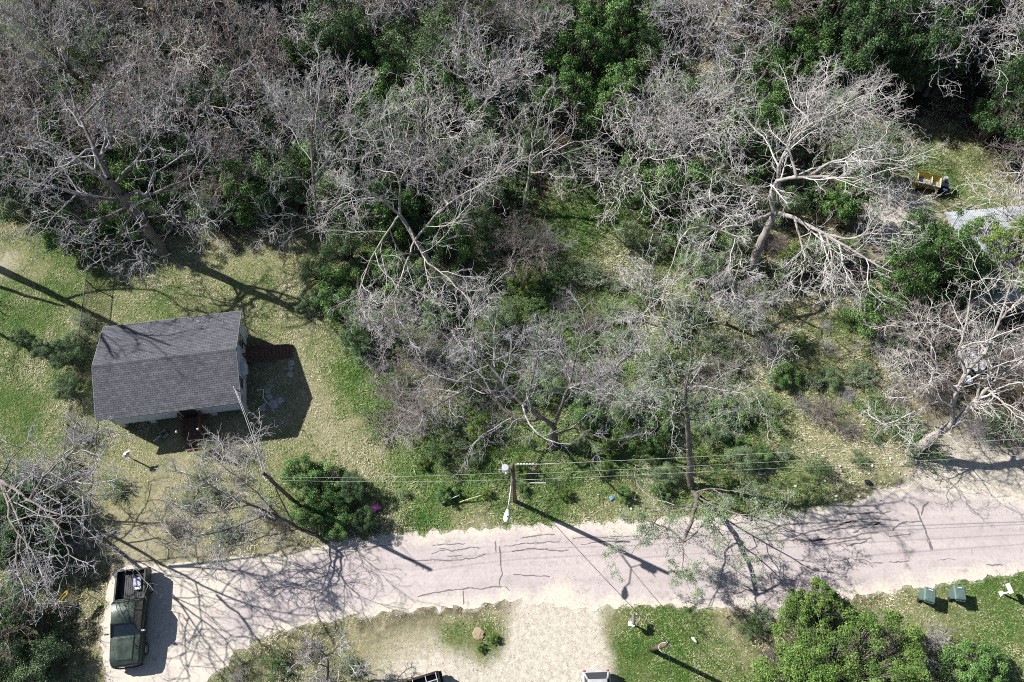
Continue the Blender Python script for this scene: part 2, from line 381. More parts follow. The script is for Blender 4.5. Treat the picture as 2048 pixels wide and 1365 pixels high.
# ------------------------------------------------------------------ what grows where (metres on the ground)
# (u, v, radius m, green 0..1, bare soil 0..1, litter 0..1, growth height m) read off the photo, kept as ground positions
CP = [(50,620,3.5,.62,0,0,.07),(100,505,3,.6,0,0,.08),(25,525,1.4,.25,.5,0,.04),(70,540,1.0,.3,.3,0,.05),(120,800,3,.5,0,0,.07),(60,760,3,.6,0,0,.07),
(40,850,3,.6,0,0,.07),(60,940,3,.5,0,.1,.07),(30,700,3,.6,0,0,.07),(150,560,2,.6,0,0,.08),(250,560,2.5,.45,0,.1,.07),(230,640,2,.35,0,.2,.07),(330,570,3,.5,0,0,.07),(450,560,3,.45,0,.1,.07),
(560,620,3,.42,0,.1,.07),(600,720,2,.3,0,.15,.07),(640,790,2.5,.25,.15,.1,.07),(700,740,1.8,.85,0,0,.14),(725,800,1.6,.7,0,0,.12),(660,690,1.6,.45,0,.1,.1),(680,870,2.5,.22,.15,.1,.09),(740,890,2.5,.3,.05,.1,.1),
(400,700,3,.3,0,.1,.05),(560,800,2.5,.35,.1,.1,.05),(400,870,2.5,.25,.2,.2,.05),(270,900,2.5,.42,.05,0,.07),(250,960,2,.3,.15,0,.06),(330,960,2.5,.25,.2,.1,.06),(450,960,3,.3,.1,.2,.08),(560,910,2,.4,.05,.1,.08),(600,990,2.5,.5,0,.1,.12),
(480,1040,3,.35,.05,.25,.12),(560,1080,2,.2,.3,.3,.06),(400,1060,3,.25,.2,.35,.08),(280,1060,3,.2,.4,.3,.04),(230,1020,2,.3,.3,.1,.05),(110,1040,3,.4,0,.4,.1),(60,1130,3,.45,0,.2,.1),(130,1160,2.5,.3,.1,.5,.08),(150,1260,3,.3,.1,.6,.06),(60,1260,4,.55,0,.2,.2),(190,1330,2.5,.3,.25,.3,.05),
(180,760,2.5,.35,0,.4,.12),(170,900,2.5,.4,.05,.2,.08),(180,660,2,.4,0,.4,.1),
(820,960,3,.6,0,.15,.16),(900,900,3,.68,0,.05,.16),(960,930,3,.75,0,0,.18),(880,985,2.5,.6,0,.15,.15),(800,1010,2,.45,0,.3,.12),(850,1035,1.6,.9,0,0,.14),(760,1050,1.6,.4,0,.5,.08),(900,1045,1.5,.25,.25,.2,.06),(960,1040,1.5,.3,.35,.1,.05),(1060,960,2.5,.72,0,.05,.18),(1060,1020,2,.65,0,.05,.14),(1120,1025,1.6,.5,.05,0,.1),
(1160,960,2.5,.6,0,.1,.16),(1200,1010,2,.35,.1,.15,.1),(1260,1010,2,.25,.2,.15,.08),(1250,950,2.5,.5,0,.2,.14),(1330,1000,2.5,.4,.05,.2,.12),(1320,920,3,.7,0,0,.2),(1420,920,3,.65,0,.05,.2),(1490,960,3,.55,0,.1,.16),(1480,880,3,.6,0,.1,.2),(1560,930,3,.4,.05,.1,.14),(1580,990,2,.55,0,0,.14),
(1640,930,3,.25,.08,.2,.12),(1640,880,3,.28,.05,.2,.12),(1720,900,3,.22,.1,.25,.1),(1700,970,2.5,.38,.08,.05,.12),(1640,1000,1.6,.6,.05,0,.12),(1790,950,2.5,.25,.25,.15,.08),(1780,880,3,.3,.05,.3,.12),(1700,800,3,.38,0,.2,.14),(1580,800,3.5,.45,0,.15,.16),(1600,700,3.5,.42,0,.15,.16),(1580,620,3,.25,0,.5,.1),(1680,660,3,.45,0,.2,.15),
(1900,880,3,.12,.4,.5,.04),(1990,900,3,.12,.5,.45,.03),(1900,950,2,.1,.8,.2,.02),(2000,960,2,.1,.85,.15,.02),(1850,970,1.6,.1,.9,.1,.02),(2000,820,3,.15,.3,.6,.05),
(1000,620,4,.6,0,.2,.2),(1100,600,4,.55,0,.2,.2),(1060,540,3,.8,0,.05,.2),(1150,440,3,.85,0,.05,.2),(1180,550,3,.2,0,.7,.1),(1250,590,3,.5,0,.3,.16),(1200,490,3,.7,0,.2,.2),(1350,560,4,.5,0,.3,.16),(1150,700,4,.6,0,.15,.2),(1020,760,4,.6,0,.15,.18),(900,700,3.5,.55,0,.2,.18),(820,660,3.5,.6,0,.15,.18),(730,620,3,.6,0,.1,.14),(700,560,3,.55,0,.2,.14),(850,800,3,.4,0,.25,.14),(950,840,3,.62,0,.1,.18),
(1200,800,3.5,.6,0,.15,.18),(1230,880,3,.62,0,.1,.18),(1290,760,3,.55,0,.2,.18),(1400,740,4,.45,0,.3,.16),(1480,700,4,.3,0,.5,.12),(1450,620,4,.4,0,.4,.14),(1300,680,4,.5,0,.3,.16),
(560,480,3,.35,0,.3,.08),(600,540,3,.4,0,.2,.08),(430,510,3,.3,0,.3,.07),(500,430,4,.15,.1,.7,.05),
(200,300,9,.15,0,.85,.04),(100,420,4,.4,0,.4,.08),(400,250,9,.15,.0,.85,.04),(600,300,7,.25,0,.7,.06),(800,250,7,.3,0,.6,.08),(700,120,8,.3,0,.65,.08),(300,80,9,.15,0,.8,.04),(1000,150,8,.25,0,.7,.06),(960,340,5,.2,0,.8,.05),(1150,250,5,.15,0,.85,.03),(1300,200,7,.3,0,.6,.08),(1400,80,8,.3,0,.6,.08),(1050,400,4,.3,0,.6,.07),(15,15,5,.85,0,0,.1),(70,30,4,.7,0,0,.1),
(1450,330,6,.4,0,.5,.1),(1500,450,5,.35,0,.5,.12),(1600,250,7,.3,0,.6,.06),(1750,130,9,.2,0,.8,.03),(1900,120,9,.15,0,.85,.03),(1830,250,5,.3,0,.6,.04),(1900,300,4,.7,0,.2,.1),(1850,330,2.0,.8,0,.1,.1),(1790,300,2.5,.6,0,.3,.1),(1990,250,6,.2,0,.8,.04),
(1780,400,3.2,.08,.75,.2,.02),(1820,450,3,.12,.7,.15,.03),(1720,380,2.5,.1,.35,.6,.03),(1870,400,1.3,.3,.5,.2,.05),(1895,385,2,.8,0,0,.14),(1740,460,3,.12,.5,.4,.03),(1650,480,4,.25,.05,.6,.08),(1960,400,3,.5,0,.3,.1),(1900,560,5,.4,0,.4,.1),(2000,650,6,.2,.1,.6,.05),
(480,1330,3,.32,.1,.35,.08),(560,1290,2.5,.25,.1,.5,.08),(640,1340,3,.4,.1,.2,.1),(700,1270,2.5,.3,.15,.35,.08),(760,1250,2,.15,.2,.65,.06),(850,1235,1.8,.15,.15,.7,.06),(930,1225,1.8,.2,.1,.65,.06),(1020,1230,1.6,.12,.3,.55,.05),(760,1300,2.5,.25,.55,.1,.05),(850,1270,1.8,.3,.4,.1,.06),(910,1265,1,.75,.1,0,.08),(985,1275,1.4,.85,0,0,.1),(940,1300,1.6,.45,.35,.05,.06),(880,1330,2.5,.15,.8,.05,.03),(1040,1320,2.5,.12,.9,.05,.02),(1100,1340,1.6,.35,.6,.05,.05),
(1130,1260,2.5,.05,1,0,.0),(1150,1300,2.2,.05,1,0,.01),(1120,1220,2,.02,1,0,.0),(1190,1320,1.6,.25,.7,.05,.03),(1060,1260,1.6,.08,.9,.1,.02),
(1230,1240,1.3,.35,.3,.1,.06),(1300,1250,2,.6,0,0,.08),(1250,1300,2,.88,0,0,.08),(1340,1310,2.5,.85,0,0,.08),(1400,1260,2.5,.5,.08,.1,.07),(1430,1330,2.5,.55,.1,.1,.08),(1280,1350,2,.4,.4,0,.05),(1470,1240,1.6,.15,.5,.4,.05),(1500,1290,3,.3,.1,.5,.08),
(1870,1240,2,.45,.15,.1,.06),(1950,1210,2,.6,.05,.05,.07),(2020,1190,2,.7,0,.05,.08),(1930,1250,2,.35,.3,.05,.05),(2020,1250,2.5,.5,.15,.05,.06),(1990,1330,2.5,.85,0,0,.09),(1850,1300,2.5,.3,.1,.5,.06),(2060,1330,2,.3,.5,.0,.05),(2010,1290,2,.65,.1,0,.07)]
_cp = np.array([[*P(u, v)[:2], r, g_, b_, l_, h_] for u, v, r, g_, b_, l_, h_ in CP])
def ground_mix(x, y):
    """green, bare, litter, height at ground points"""
    out = np.zeros((len(x), 4)); W = np.zeros(len(x)) + 1e-4
    out += np.array([.3, .05, .6, .06]) * 1e-4
    for cx, cy, r, *v in _cp:
        ww = np.exp(-((x - cx) ** 2 + (y - cy) ** 2) / (2 * (r * .62) ** 2)) / r
        W += ww; out += ww[:, None] * np.array(v)
    return out / W[:, None]
ROAD_TOP = [(212,1365),(208,1290),(205,1200),(222,1150),(262,1128),(330,1132),(420,1122),(480,1116),(560,1112),(640,1094),(730,1076),(820,1066),(900,1062),(1000,1056),(1100,1048),(1200,1048),(1290,1038),(1400,1035),(1500,1033),(1590,1028),(1640,1012),(1700,1003),(1750,985),(1800,972),(1880,970),(1960,985),(2048,1000),(2200,1000)]
ROAD_BOT = [(2200,1136),(2048,1148),(1960,1160),(1860,1172),(1780,1186),(1700,1194),(1600,1222),(1520,1236),(1480,1213),(1360,1213),(1240,1213),(1200,1218),(1080,1209),(1000,1203),(940,1212),(880,1218),(820,1223),(740,1230),(660,1236),(600,1252),(540,1272),(480,1302),(440,1340),(400,1372),(330,1420),(260,1430)]
rngR = np.random.default_rng(5)
def outline(pts, jit=.07, step=.22):
    p = [np.array(P(*q))[:2] for q in pts]; o = []
    for i in range(len(p)):
        a, b = p[i], p[(i + 1) % len(p)]; n = max(1, int(np.linalg.norm(b - a) / step))
        for k in range(n): o.append(a + (b - a) * k / n)
    o = np.array(o)
    for _ in range(6): o = (np.roll(o, 1, 0) + 2 * o + np.roll(o, -1, 0)) / 4
    j = rngR.normal(0, 1, o.shape); j = (np.roll(j, 1, 0) + j * 1.3 + np.roll(j, -1, 0)) / 2
    return o + j * jit
road_poly = outline(ROAD_TOP + ROAD_BOT, .13, .16)
def inside(x, y, poly):
    c = np.zeros(len(x), bool); n = len(poly); j = n - 1
    for i in range(n):
        xi, yi = poly[i]; xj, yj = poly[j]
        if yi != yj:
            k = ((yi > y) != (yj > y)) & (x < (xj - xi) * (y - yi) / (yj - yi) + xi); c ^= k
        j = i
    return c
def dist_poly(x, y, poly):
    d = np.full(len(x), 1e9)
    for q in poly[::2]: d = np.minimum(d, (x - q[0]) ** 2 + (y - q[1]) ** 2)
    return np.sqrt(d)
#@@GROUND
def grid_mesh():
    xs = np.r_[-400, -200, -110, np.arange(-58, 58.1, .3), 110, 200, 400]
    ys = np.r_[-400, -150, -40, np.arange(-8, 72.1, .3), 120, 220, 500]
    X, Y = np.meshgrid(xs, ys); x, y = X.ravel(), Y.ravel()
    V = np.stack([x, y, np.zeros(len(x))], 1)
    I = np.arange(len(x)).reshape(X.shape)
    F = np.stack([I[:-1, :-1], I[:-1, 1:], I[1:, 1:], I[1:, :-1]], -1).reshape(-1, 4)
    return V, F
m = mat('ground_soil', (.3, .25, .2), .95, 0, .1); g = G(m); pos = g.pos()
green = g.attr('green'); bare = g.attr('bare'); lit = g.attr('litter')
n1 = g.noise(pos, .9, 6, .7); n2 = g.noise(pos, 6, 5, .7); n3 = g.noise(pos, 26, 3, .6)
gfac = g.math('ADD', green, g.math('MULTIPLY', g.math('SUBTRACT', n1, .5), .7))
gfac = g.math('ADD', gfac, g.math('MULTIPLY', g.math('SUBTRACT', n2, .5), .9))
gc = g.ramp(gfac, [(.12, (.46, .41, .28)), (.34, (.30, .30, .16)), (.58, (.11, .16, .045)), (.9, (.05, .10, .018))])
lc = g.ramp(n2, [(.3, (.025, .018, .014)), (.55, (.065, .05, .038)), (.75, (.14, .11, .08))])
sc_ = g.ramp(g.noise(pos, 3.5, 6, .75), [(.3, (.52, .45, .36)), (.5, (.72, .66, .56)), (.7, (.86, .82, .74))])
lf = g.step(g.math('ADD', lit, g.math('MULTIPLY', g.math('SUBTRACT', n1, .5), .9)), .3, .62)
bf = g.step(g.math('ADD', bare, g.math('MULTIPLY', g.math('SUBTRACT', n1, .5), .55)), .32, .6)
c = g.mix(lf, gc, lc); c = g.mix(bf, c, sc_)
c = g.mix(.8, c, g.ramp(n3, [(.32, (.4, .4, .4)), (.6, (1, 1, 1))]), 'MULTIPLY')
c = g.mix(.6, c, g.ramp(g.noise(pos, 2.2, 6, .8), [(.35, (.62, .62, .6)), (.6, (1.1, 1.1, 1.1))]), 'MULTIPLY')
g.color(c); g.bump(g.math('ADD', n2, n3), .8, .05)
M['ground'] = m
V, F = grid_mesh()
o = np_mesh('ground', V, F, M['ground'])
gm = ground_mix(V[:, 0], V[:, 1])
din = dist_poly(V[:, 0], V[:, 1], road_poly)
gm[:, 1] = np.maximum(gm[:, 1], np.clip(.62 - din / .8, 0, 1) * (V[:, 0] > -30))
gm[:, 1] *= np.where(din < 2.5, 1 + .0 * din, 1)
for i, nm in enumerate(('green', 'bare', 'litter')):
    a = o.data.attributes.new(nm, 'FLOAT', 'POINT'); a.data.foreach_set('value', gm[:, i].astype(np.float32))
tag(o, kind='structure')

# road: worn asphalt dusted with pale grit along both sides
xs, ys = np.meshgrid(np.arange(-32, 56, .5), np.arange(-2, 16, .5)); xs = xs.ravel(); ys = ys.ravel()
k = inside(xs, ys, road_poly) & (dist_poly(xs, ys, road_poly) > .3)
pts = [Vector(p) for p in road_poly] + [Vector((a, b)) for a, b in zip(xs[k], ys[k])]
n = len(road_poly)
rv, _, rf, *_ = delaunay_2d_cdt(pts, [(i, (i + 1) % n) for i in range(n)], [], 1, 1e-4)
rv = np.array([[p.x, p.y, .012] for p in rv]); rf = np.array([f for f in rf if len(f) == 3])
m = mat('asphalt', (.5, .5, .5), .92, 0, .15); g = G(m); pos = g.pos(); e = g.attr('edge')
n1 = g.noise(pos, .55, 6, .7); n2 = g.noise(pos, 5, 6, .75); n3 = g.noise(pos, 60, 2, .6); n4 = g.noise(pos, .22, 3, .5)
asp = g.ramp(n2, [(.3, (.46, .41, .405)), (.55, (.56, .505, .495)), (.75, (.64, .585, .57))])
asp = g.mix(g.step(n4, .35, .65), asp, g.mix(.5, asp, (.52, .455, .45)))
mpr = g.n('ShaderNodeMapping'); g.l(pos, mpr.inputs[0]); mpr.inputs['Rotation'].default_value = (0, 0, R(-6)); mpr.inputs['Scale'].default_value = (.05, 1.1, 1)
asp = g.mix(.7, asp, g.ramp(g.noise(mpr.outputs[0], 1.0, 4, .6), [(.35, (.80, .79, .80)), (.62, (1.03, 1.03, 1.02))]), 'MULTIPLY')
asp = g.mix(.8, asp, g.ramp(g.noise(pos, 1.2, 6, .75), [(.34, (.82, .80, .79)), (.5, (1, 1, 1))]), 'MULTIPLY')
dust = g.ramp(n2, [(.3, (.56, .50, .42)), (.6, (.69, .635, .55)), (.8, (.76, .71, .63))])
ef = g.math('ADD', e, g.math('MULTIPLY', g.math('SUBTRACT', n1, .5), -2.4))
ef = g.math('ADD', ef, g.math('MULTIPLY', g.math('SUBTRACT', n2, .5), -.8))
c = g.mix(g.step(ef, .9, .1), asp, dust)
blot = g.step(g.noise(pos, 1.5, 2, .4), .665, .72)
c = g.mix(g.math('MULTIPLY', blot, .5), c, (.33, .29, .24))
c = g.mix(.6, c, g.ramp(n3, [(.3, (.66, .66, .66)), (.6, (1, 1, 1))]), 'MULTIPLY')
g.color(c); g.bump(g.math('ADD', n2, n3), .4, .02)
M['asphalt'] = m
o = np_mesh('road', rv, rf, m); tag(o, kind='structure')
ed = dist_poly(rv[:, 0], rv[:, 1], road_poly)
# the gravel pull-in round the pickup and the mouth of the driveway are all grit
ed = np.minimum(ed, np.clip((rv[:, 0] + 20) / 3.5, 0, 9) + .15)
dm = P(1130, 1215); ed = np.minimum(ed, np.clip((np.hypot(rv[:, 0] - dm.x, (rv[:, 1] - dm.y) * 1.3) - 1.2) / 1.6, 0, 9))
a = o.data.attributes.new('edge', 'FLOAT', 'POINT'); a.data.foreach_set('value', ed.astype(np.float32))

# tar-filled cracks in the road
CR = [([(865,1092),(900,1088),(930,1086)],.03),([(878,1097),(905,1101),(940,1095),(962,1098)],.035),([(862,1107),(880,1103),(890,1103)],.03),([(893,1112),(925,1112)],.03),([(800,1117),(850,1120),(900,1122),(945,1117),(972,1108)],.035),
([(990,1082),(992,1106)],.04),([(998,1092),(1000,1125),(1003,1150),(998,1160),(999,1172)],.045),([(835,1195),(870,1184),(930,1179),(1005,1173)],.04),([(926,1181),(927,1210)],.035),([(1010,1173),(1020,1182)],.04),
([(1040,1077),(1070,1072),(1086,1068),(1110,1069)],.035),([(1008,1094),(1060,1086),(1120,1084)],.035),([(1023,1103),(1060,1098),(1100,1100),(1137,1100)],.04),([(1026,1149),(1060,1151),(1100,1152)],.035),([(1145,1079),(1190,1075),(1240,1078)],.03),([(1160,1088),(1210,1084),(1245,1084)],.03),([(1220,1073),(1285,1072)],.03),
([(1430,1185),(1480,1187),(1490,1179),(1530,1182),(1590,1183)],.04),([(1510,1060),(1530,1056),(1555,1050)],.035),([(1510,1072),(1540,1064),(1560,1050),(1600,1048),(1650,1043),(1680,1042)],.05),([(1520,1068),(1565,1068),(1578,1076),(1610,1068),(1640,1058),(1660,1056),(1700,1045),(1730,1038),(1760,1037),(1798,1041)],.05),
([(1688,1038),(1695,1029),(1740,1026),(1760,1027),(1782,1023)],.05),([(1640,1052),(1680,1048),(1720,1044),(1762,1045)],.05),([(1655,1065),(1680,1058),(1700,1052),(1740,1050),(1770,1049)],.05),([(1540,1082),(1600,1081),(1665,1078),(1700,1076),(1730,1067),(1757,1064)],.055),([(1600,1086),(1630,1083),(1665,1077)],.04),
([(1643,1090),(1690,1084),(1730,1079),(1744,1076)],.04),([(1690,1092),(1720,1086),(1735,1080)],.04),([(1706,1067),(1730,1056),(1760,1046)],.045),([(1784,1063),(1800,1049),(1843,1043)],.05),([(1777,1073),(1822,1067)],.03),
([(1816,1004),(1834,1018),(1842,1040),(1850,1060),(1860,1085),(1864,1101)],.055),([(1858,1004),(1846,1014),(1843,1032)],.045),([(1853,1078),(1864,1101)],.035),([(1662,1120),(1680,1122),(1700,1116)],.035),([(1707,1119),(1730,1120),(1740,1126),(1768,1126)],.035),([(1777,1125),(1820,1123)],.035),([(1875,1122),(1890,1119),(1910,1118)],.02),([(1972,1129),(2006,1129)],.04),([(1440,1050),(1500,1047)],.03),([(620,1110),(700,1100),(790,1088)],.02)]
mb = MB(); rc = random.Random(3)
for line, wd in CR:
    q = [P(*p) for p in line]; o2 = []
    for a, b in zip(q[:-1], q[1:]):
        nn = max(2, int((b - a).length / .12))
        for k in range(nn): o2.append(a.lerp(b, k / nn))
    o2.append(q[-1]); wob = 0.0; L, Rr = [], []
    for i, p in enumerate(o2):
        t = (o2[min(i + 1, len(o2) - 1)] - o2[max(i - 1, 0)]).normalized(); nrm = Vector((-t.y, t.x, 0))
        wob = wob * .8 + rc.gauss(0, .022); ww = wd * 1.15 * rc.uniform(.5, 1.2) * (.4 if i in (0, len(o2) - 1) else 1)
        L.append(p + nrm * (wob + ww) + Vector((0, 0, .018))); Rr.append(p + nrm * (wob - ww) + Vector((0, 0, .018)))
    nn = len(L); mb.add(L + Rr, [(i, i + 1, nn + i + 1, nn + i) for i in range(nn - 1)])
o.name = 'road'
tar = mb.build('tar_crack', mat('tar', (.17, .155, .155), .75, 0, .3), o)

# ------------------------------------------------------------------ ground cover: counted by nobody, so one object each
def scatter(n, seed, x0=-46, x1=46, y0=-1, y1=60):
    rng = np.random.default_rng(seed)
    x = rng.uniform(x0, x1, n); y = rng.uniform(y0, y1, n)
    k = (np.abs(x) < 33.5 + y * .26)
    x, y = x[k], y[k]
    return x, y, ground_mix(x, y), rng
def lumps(x, y, s, seed):
    r = np.random.default_rng(seed); o = np.zeros(len(x))
    for _ in range(10):
        a = r.uniform(0, 6.28); f = r.uniform(.6, 2.2) * s; o += np.sin((x * math.cos(a) + y * math.sin(a)) * f + r.uniform(0, 6.28))
    return o / 10 ** .5
def vn(x, y, sc, seed, oc=3):
    r = np.random.default_rng(seed); o = np.zeros(len(x)); am = 1.; tot = 0
    for k in range(oc):
        Gd = r.random((256, 256)) * 2 - 1
        u, v = x / sc + 77.7, y / sc + 33.3; i, j = np.floor(u).astype(int), np.floor(v).astype(int); fu, fv = u - i, v - j
        fu, fv = fu * fu * (3 - 2 * fu), fv * fv * (3 - 2 * fv); i %= 256; j %= 256; i1, j1 = (i + 1) % 256, (j + 1) % 256
        o += am * (Gd[i, j] * (1 - fu) * (1 - fv) + Gd[i1, j] * fu * (1 - fv) + Gd[i, j1] * (1 - fu) * fv + Gd[i1, j1] * fu * fv)
        tot += am; am *= .6; sc /= 2.1
    return o / tot * 1.6
# the house floor and the road stay clear
HOUSE_C = P(335, 735, 0); HANG = R(7.65)
def clear(x, y, margin=.0):
    return ~(inside(x, y, road_poly) & (dist_poly(x, y, road_poly) > .12 + margin))
# grass: blades in small tufts
x, y, gmix, rng = scatter(1000000, 11)
dens = np.clip(.22 + gmix[:, 0] * .9 - gmix[:, 1] * 1.2 - gmix[:, 2] * .25 + .35 * vn(x, y, 1.3, 2, 4), .01, 1)
k = (rng.random(len(x)) < dens) & clear(x, y, -.05)
x, y, gmix = x[k], y[k], gmix[k]
n = len(x); nb = 2
hh = (.025 + gmix[:, 3] * rng.uniform(.4, 1.25, n) * np.clip(1 + .6 * vn(x, y, .8, 5), .3, 2))
bx = np.repeat(x, nb) + rng.normal(0, .035, n * nb); by = np.repeat(y, nb) + rng.normal(0, .035, n * nb); hb = np.repeat(hh, nb) * rng.uniform(.5, 1.0, n * nb)
a = rng.random(n * nb) * 6.28; lean = rng.uniform(.9, 2.8, n * nb) * hb; wd = rng.uniform(.012, .024, n * nb) + hb * .05
ca, sa = np.cos(a), np.sin(a)
V = np.stack([np.stack([bx - sa * wd, by + ca * wd, np.zeros(n * nb)], 1), np.stack([bx + sa * wd, by - ca * wd, np.zeros(n * nb)], 1),
              np.stack([bx + ca * lean, by + sa * lean, hb], 1)], 1).reshape(-1, 3)
tv = .92 - gmix[:, 0] * .74 + .24 * vn(x, y, 2.2, 8, 5) + .10 * vn(x, y, .5, 9, 2)
tint = np.clip(np.repeat(tv, nb) + rng.normal(0, .14, n * nb), 0, 1)
o = np_mesh('grass', V, np.arange(len(V)).reshape(-1, 3), M['grass'], None, False, tint); tag(o, kind='stuff')
# undergrowth: low leafy weeds, thick where the lot has run wild
x, y, gmix, rng = scatter(620000, 12)
wild = np.clip((gmix[:, 3] - .085) * 9, 0, 1)
cl = vn(x, y, 1.9, 3, 4)
dens = np.clip(wild * (.25 + gmix[:, 0] * .8 + .9 * cl), 0, 1)
k = (rng.random(len(x)) < dens) & clear(x, y, -.1)
x, y, gmix, wild, cl = x[k], y[k], gmix[k], wild[k], cl[k]; n = len(x)
z = (gmix[:, 3] * 2.6) * rng.random(n) ** .7 * np.clip(.6 + 1.3 * cl + .5 * vn(x, y, .7, 7), .08, 2.4)
V, F = leaf_quads(np.stack([x, y, z + .02], 1), unit(rng.normal(size=(n, 3)) * .6 + [0, 0, .8]), .038, rng)
tint = np.clip(.66 - gmix[:, 0] * .50 + .2 * vn(x, y, 2.2, 18, 3) - .08 * cl + rng.normal(0, .13, n), 0, 1)
o = np_mesh('undergrowth', V, F, M['grass'], None, False, tint); tag(o, kind='stuff')
# fallen leaves and dry bits
x, y, gmix, rng = scatter(420000, 13)
dens = np.clip(gmix[:, 2] * 1.15 - .22 + .3 * vn(x, y, 1.5, 33), 0, 1) * .8
k = (rng.random(len(x)) < dens) & clear(x, y, -.25)
x, y = x[k], y[k]; n = len(x)
V, F = leaf_quads(np.stack([x, y, .02 + rng.random(n) * .05], 1), unit(rng.normal(size=(n, 3)) * .35 + [0, 0, 1]), .036, rng)
o = np_mesh('fallen_leaves', V, F, M['litter_leaf'], None, False, np.clip(rng.normal(.42, .24, n), 0, 1)); tag(o, kind='stuff')
# loose gravel along the road edges, on the drive and bare patches
x, y, gmix, rng = scatter(260000, 14)
dr_ = dist_poly(x, y, road_poly)
dens = np.clip(gmix[:, 1] - .25, 0, 1) * .5 + np.clip(.5 - dr_ / 1.2, 0, 1)
k = (rng.random(len(x)) < dens * np.clip(.5 + vn(x, y, 1.1, 41), 0, 1))
x, y = x[k], y[k]; n = len(x)
V, F = leaf_quads(np.stack([x, y, np.full(n, .03)], 1), unit(rng.normal(size=(n, 3)) * .5 + [0, 0, 1]), .024, rng, .5)
M['gravel'] = leaf_mat('gravel', [(0, (.10, .085, .07)), (.4, (.34, .30, .25)), (.8, (.62, .57, .49)), (1, (.80, .76, .70))], .9, .2)
o = np_mesh('gravel', V, F, M['gravel'], None, False, np.clip(rng.normal(.5, .28, n), 0, 1)); tag(o, kind='stuff')
#@@TREES
# ------------------------------------------------------------------ trees that can be told apart
BP, BG, BB, BD = M['bark_pale'], M['bark_grey'], M['bark_brown'], M['bark_dark']
TWIG.update({BP: M['twig_pale'], BG: M['twig_grey'], BB: M['twig_brown']})
hero_tree('sycamore_tree', (1500, 552), [
    ([(1500, 552, 0), (1515, 500, 3), (1540, 445, 5.2), (1548, 425, 6)], .42, .30, False),
    ([(1548, 425, 6), (1512, 440, 6.3), (1470, 455, 6.8), (1415, 452, 7), (1366, 460, 7.4), (1355, 490, 7), (1346, 525, 6.6)], .20, .05, True),
    ([(1512, 440, 6.3), (1480, 425, 7), (1430, 412, 7.6), (1385, 388, 8)], .15, .04, True),
    ([(1415, 452, 7), (1470, 470, 7.4), (1485, 510, 6.6), (1470, 560, 6)], .10, .03, True),
    ([(1548, 425, 6), (1572, 428, 6.4), (1604, 446, 7), (1645, 463, 7.6), (1690, 492, 8), (1735, 520, 8.3), (1785, 545, 8.5)], .23, .05, True),
    ([(1590, 440, 6.8), (1600, 480, 7), (1612, 520, 7), (1600, 570, 6.5)], .12, .03, True),
    ([(1650, 466, 7.6), (1662, 500, 7.8), (1665, 540, 7.5), (1660, 590, 7)], .10, .03, True),
    ([(1660, 470, 7.7), (1700, 478, 8.3), (1750, 465, 9), (1805, 430, 9.5)], .11, .03, True),
    ([(1548, 425, 6), (1542, 395, 7), (1545, 363, 8), (1580, 354, 8.6), (1605, 357, 9), (1650, 350, 9.4), (1700, 362, 9.8), (1760, 390, 10)], .24, .04, True),
    ([(1620, 352, 9), (1650, 330, 9.6), (1680, 318, 10.3), (1740, 325, 10.8), (1810, 312, 11.4)], .15, .03, True),
    ([(1592, 355, 8.8), (1584, 320, 9.4), (1570, 285, 10), (1590, 262, 10.4), (1640, 240, 11)], .15, .04, True),
    ([(1600, 262, 10.3), (1615, 230, 11), (1620, 190, 11.6), (1660, 150, 12)], .10, .03, True),
    ([(1558, 400, 5), (1555, 365, 7), (1558, 325, 8.6), (1585, 282, 10), (1615, 250, 11), (1700, 215, 12)], .23, .06, True),
    ([(1542, 395, 7), (1500, 385, 8), (1470, 350, 9), (1450, 320, 9.5)], .12, .03, True)],
    21, BP, (7, 8, 8), 0.0100, .26, .03, 'huge leafless tree with white crooked limbs, widest of all, beside the bare dirt clearing')
hero_tree('bare_tree', (1108, 893), [
    ([(1108, 893, 0), (1106, 870, 1.6), (1108, 855, 2.6)], .36, .27, False),
    ([(1108, 855, 2.6), (1085, 836, 3.6), (1050, 815, 4.4), (1015, 780, 5.2), (985, 740, 6), (965, 718, 6.4), (955, 700, 7), (945, 660, 8)], .22, .05, True),
    ([(965, 718, 6.4), (1000, 722, 6.8), (1030, 700, 7.4), (1050, 660, 8)], .09, .03, True),
    ([(1085, 836, 3.6), (1040, 850, 4), (1000, 812, 4.6), (955, 765, 5.2), (900, 765, 6), (830, 730, 7)], .15, .03, True),
    ([(940, 775, 5), (890, 800, 5.6), (850, 830, 6.2), (800, 840, 6.6)], .10, .025, True),
    ([(1050, 815, 4.4), (1062, 770, 6), (1072, 725, 7.4), (1090, 660, 9)], .12, .03, True),
    ([(1108, 855, 2.6), (1122, 810, 4.6), (1140, 770, 6.2), (1150, 715, 7.6), (1175, 640, 9)], .19, .04, True),
    ([(1140, 770, 6.2), (1185, 765, 7), (1230, 735, 7.8), (1275, 700, 8.6)], .12, .03, True),
    ([(1145, 775, 6.2), (1190, 790, 6.8), (1250, 795, 7.2), (1300, 790, 7.6)], .10, .03, True),
    ([(1106, 872, 1.6), (1150, 855, 2.6), (1195, 874, 2.8), (1240, 882, 3)], .10, .035, True),
    ([(1145, 740, 7), (1110, 700, 7.8), (1085, 640, 9)], .09, .03, True)],
    22, BG, (7, 7, 7), 0.0092, .28, .05, 'bare tree forking low into a wide fan, in the weeds above the street lamp')
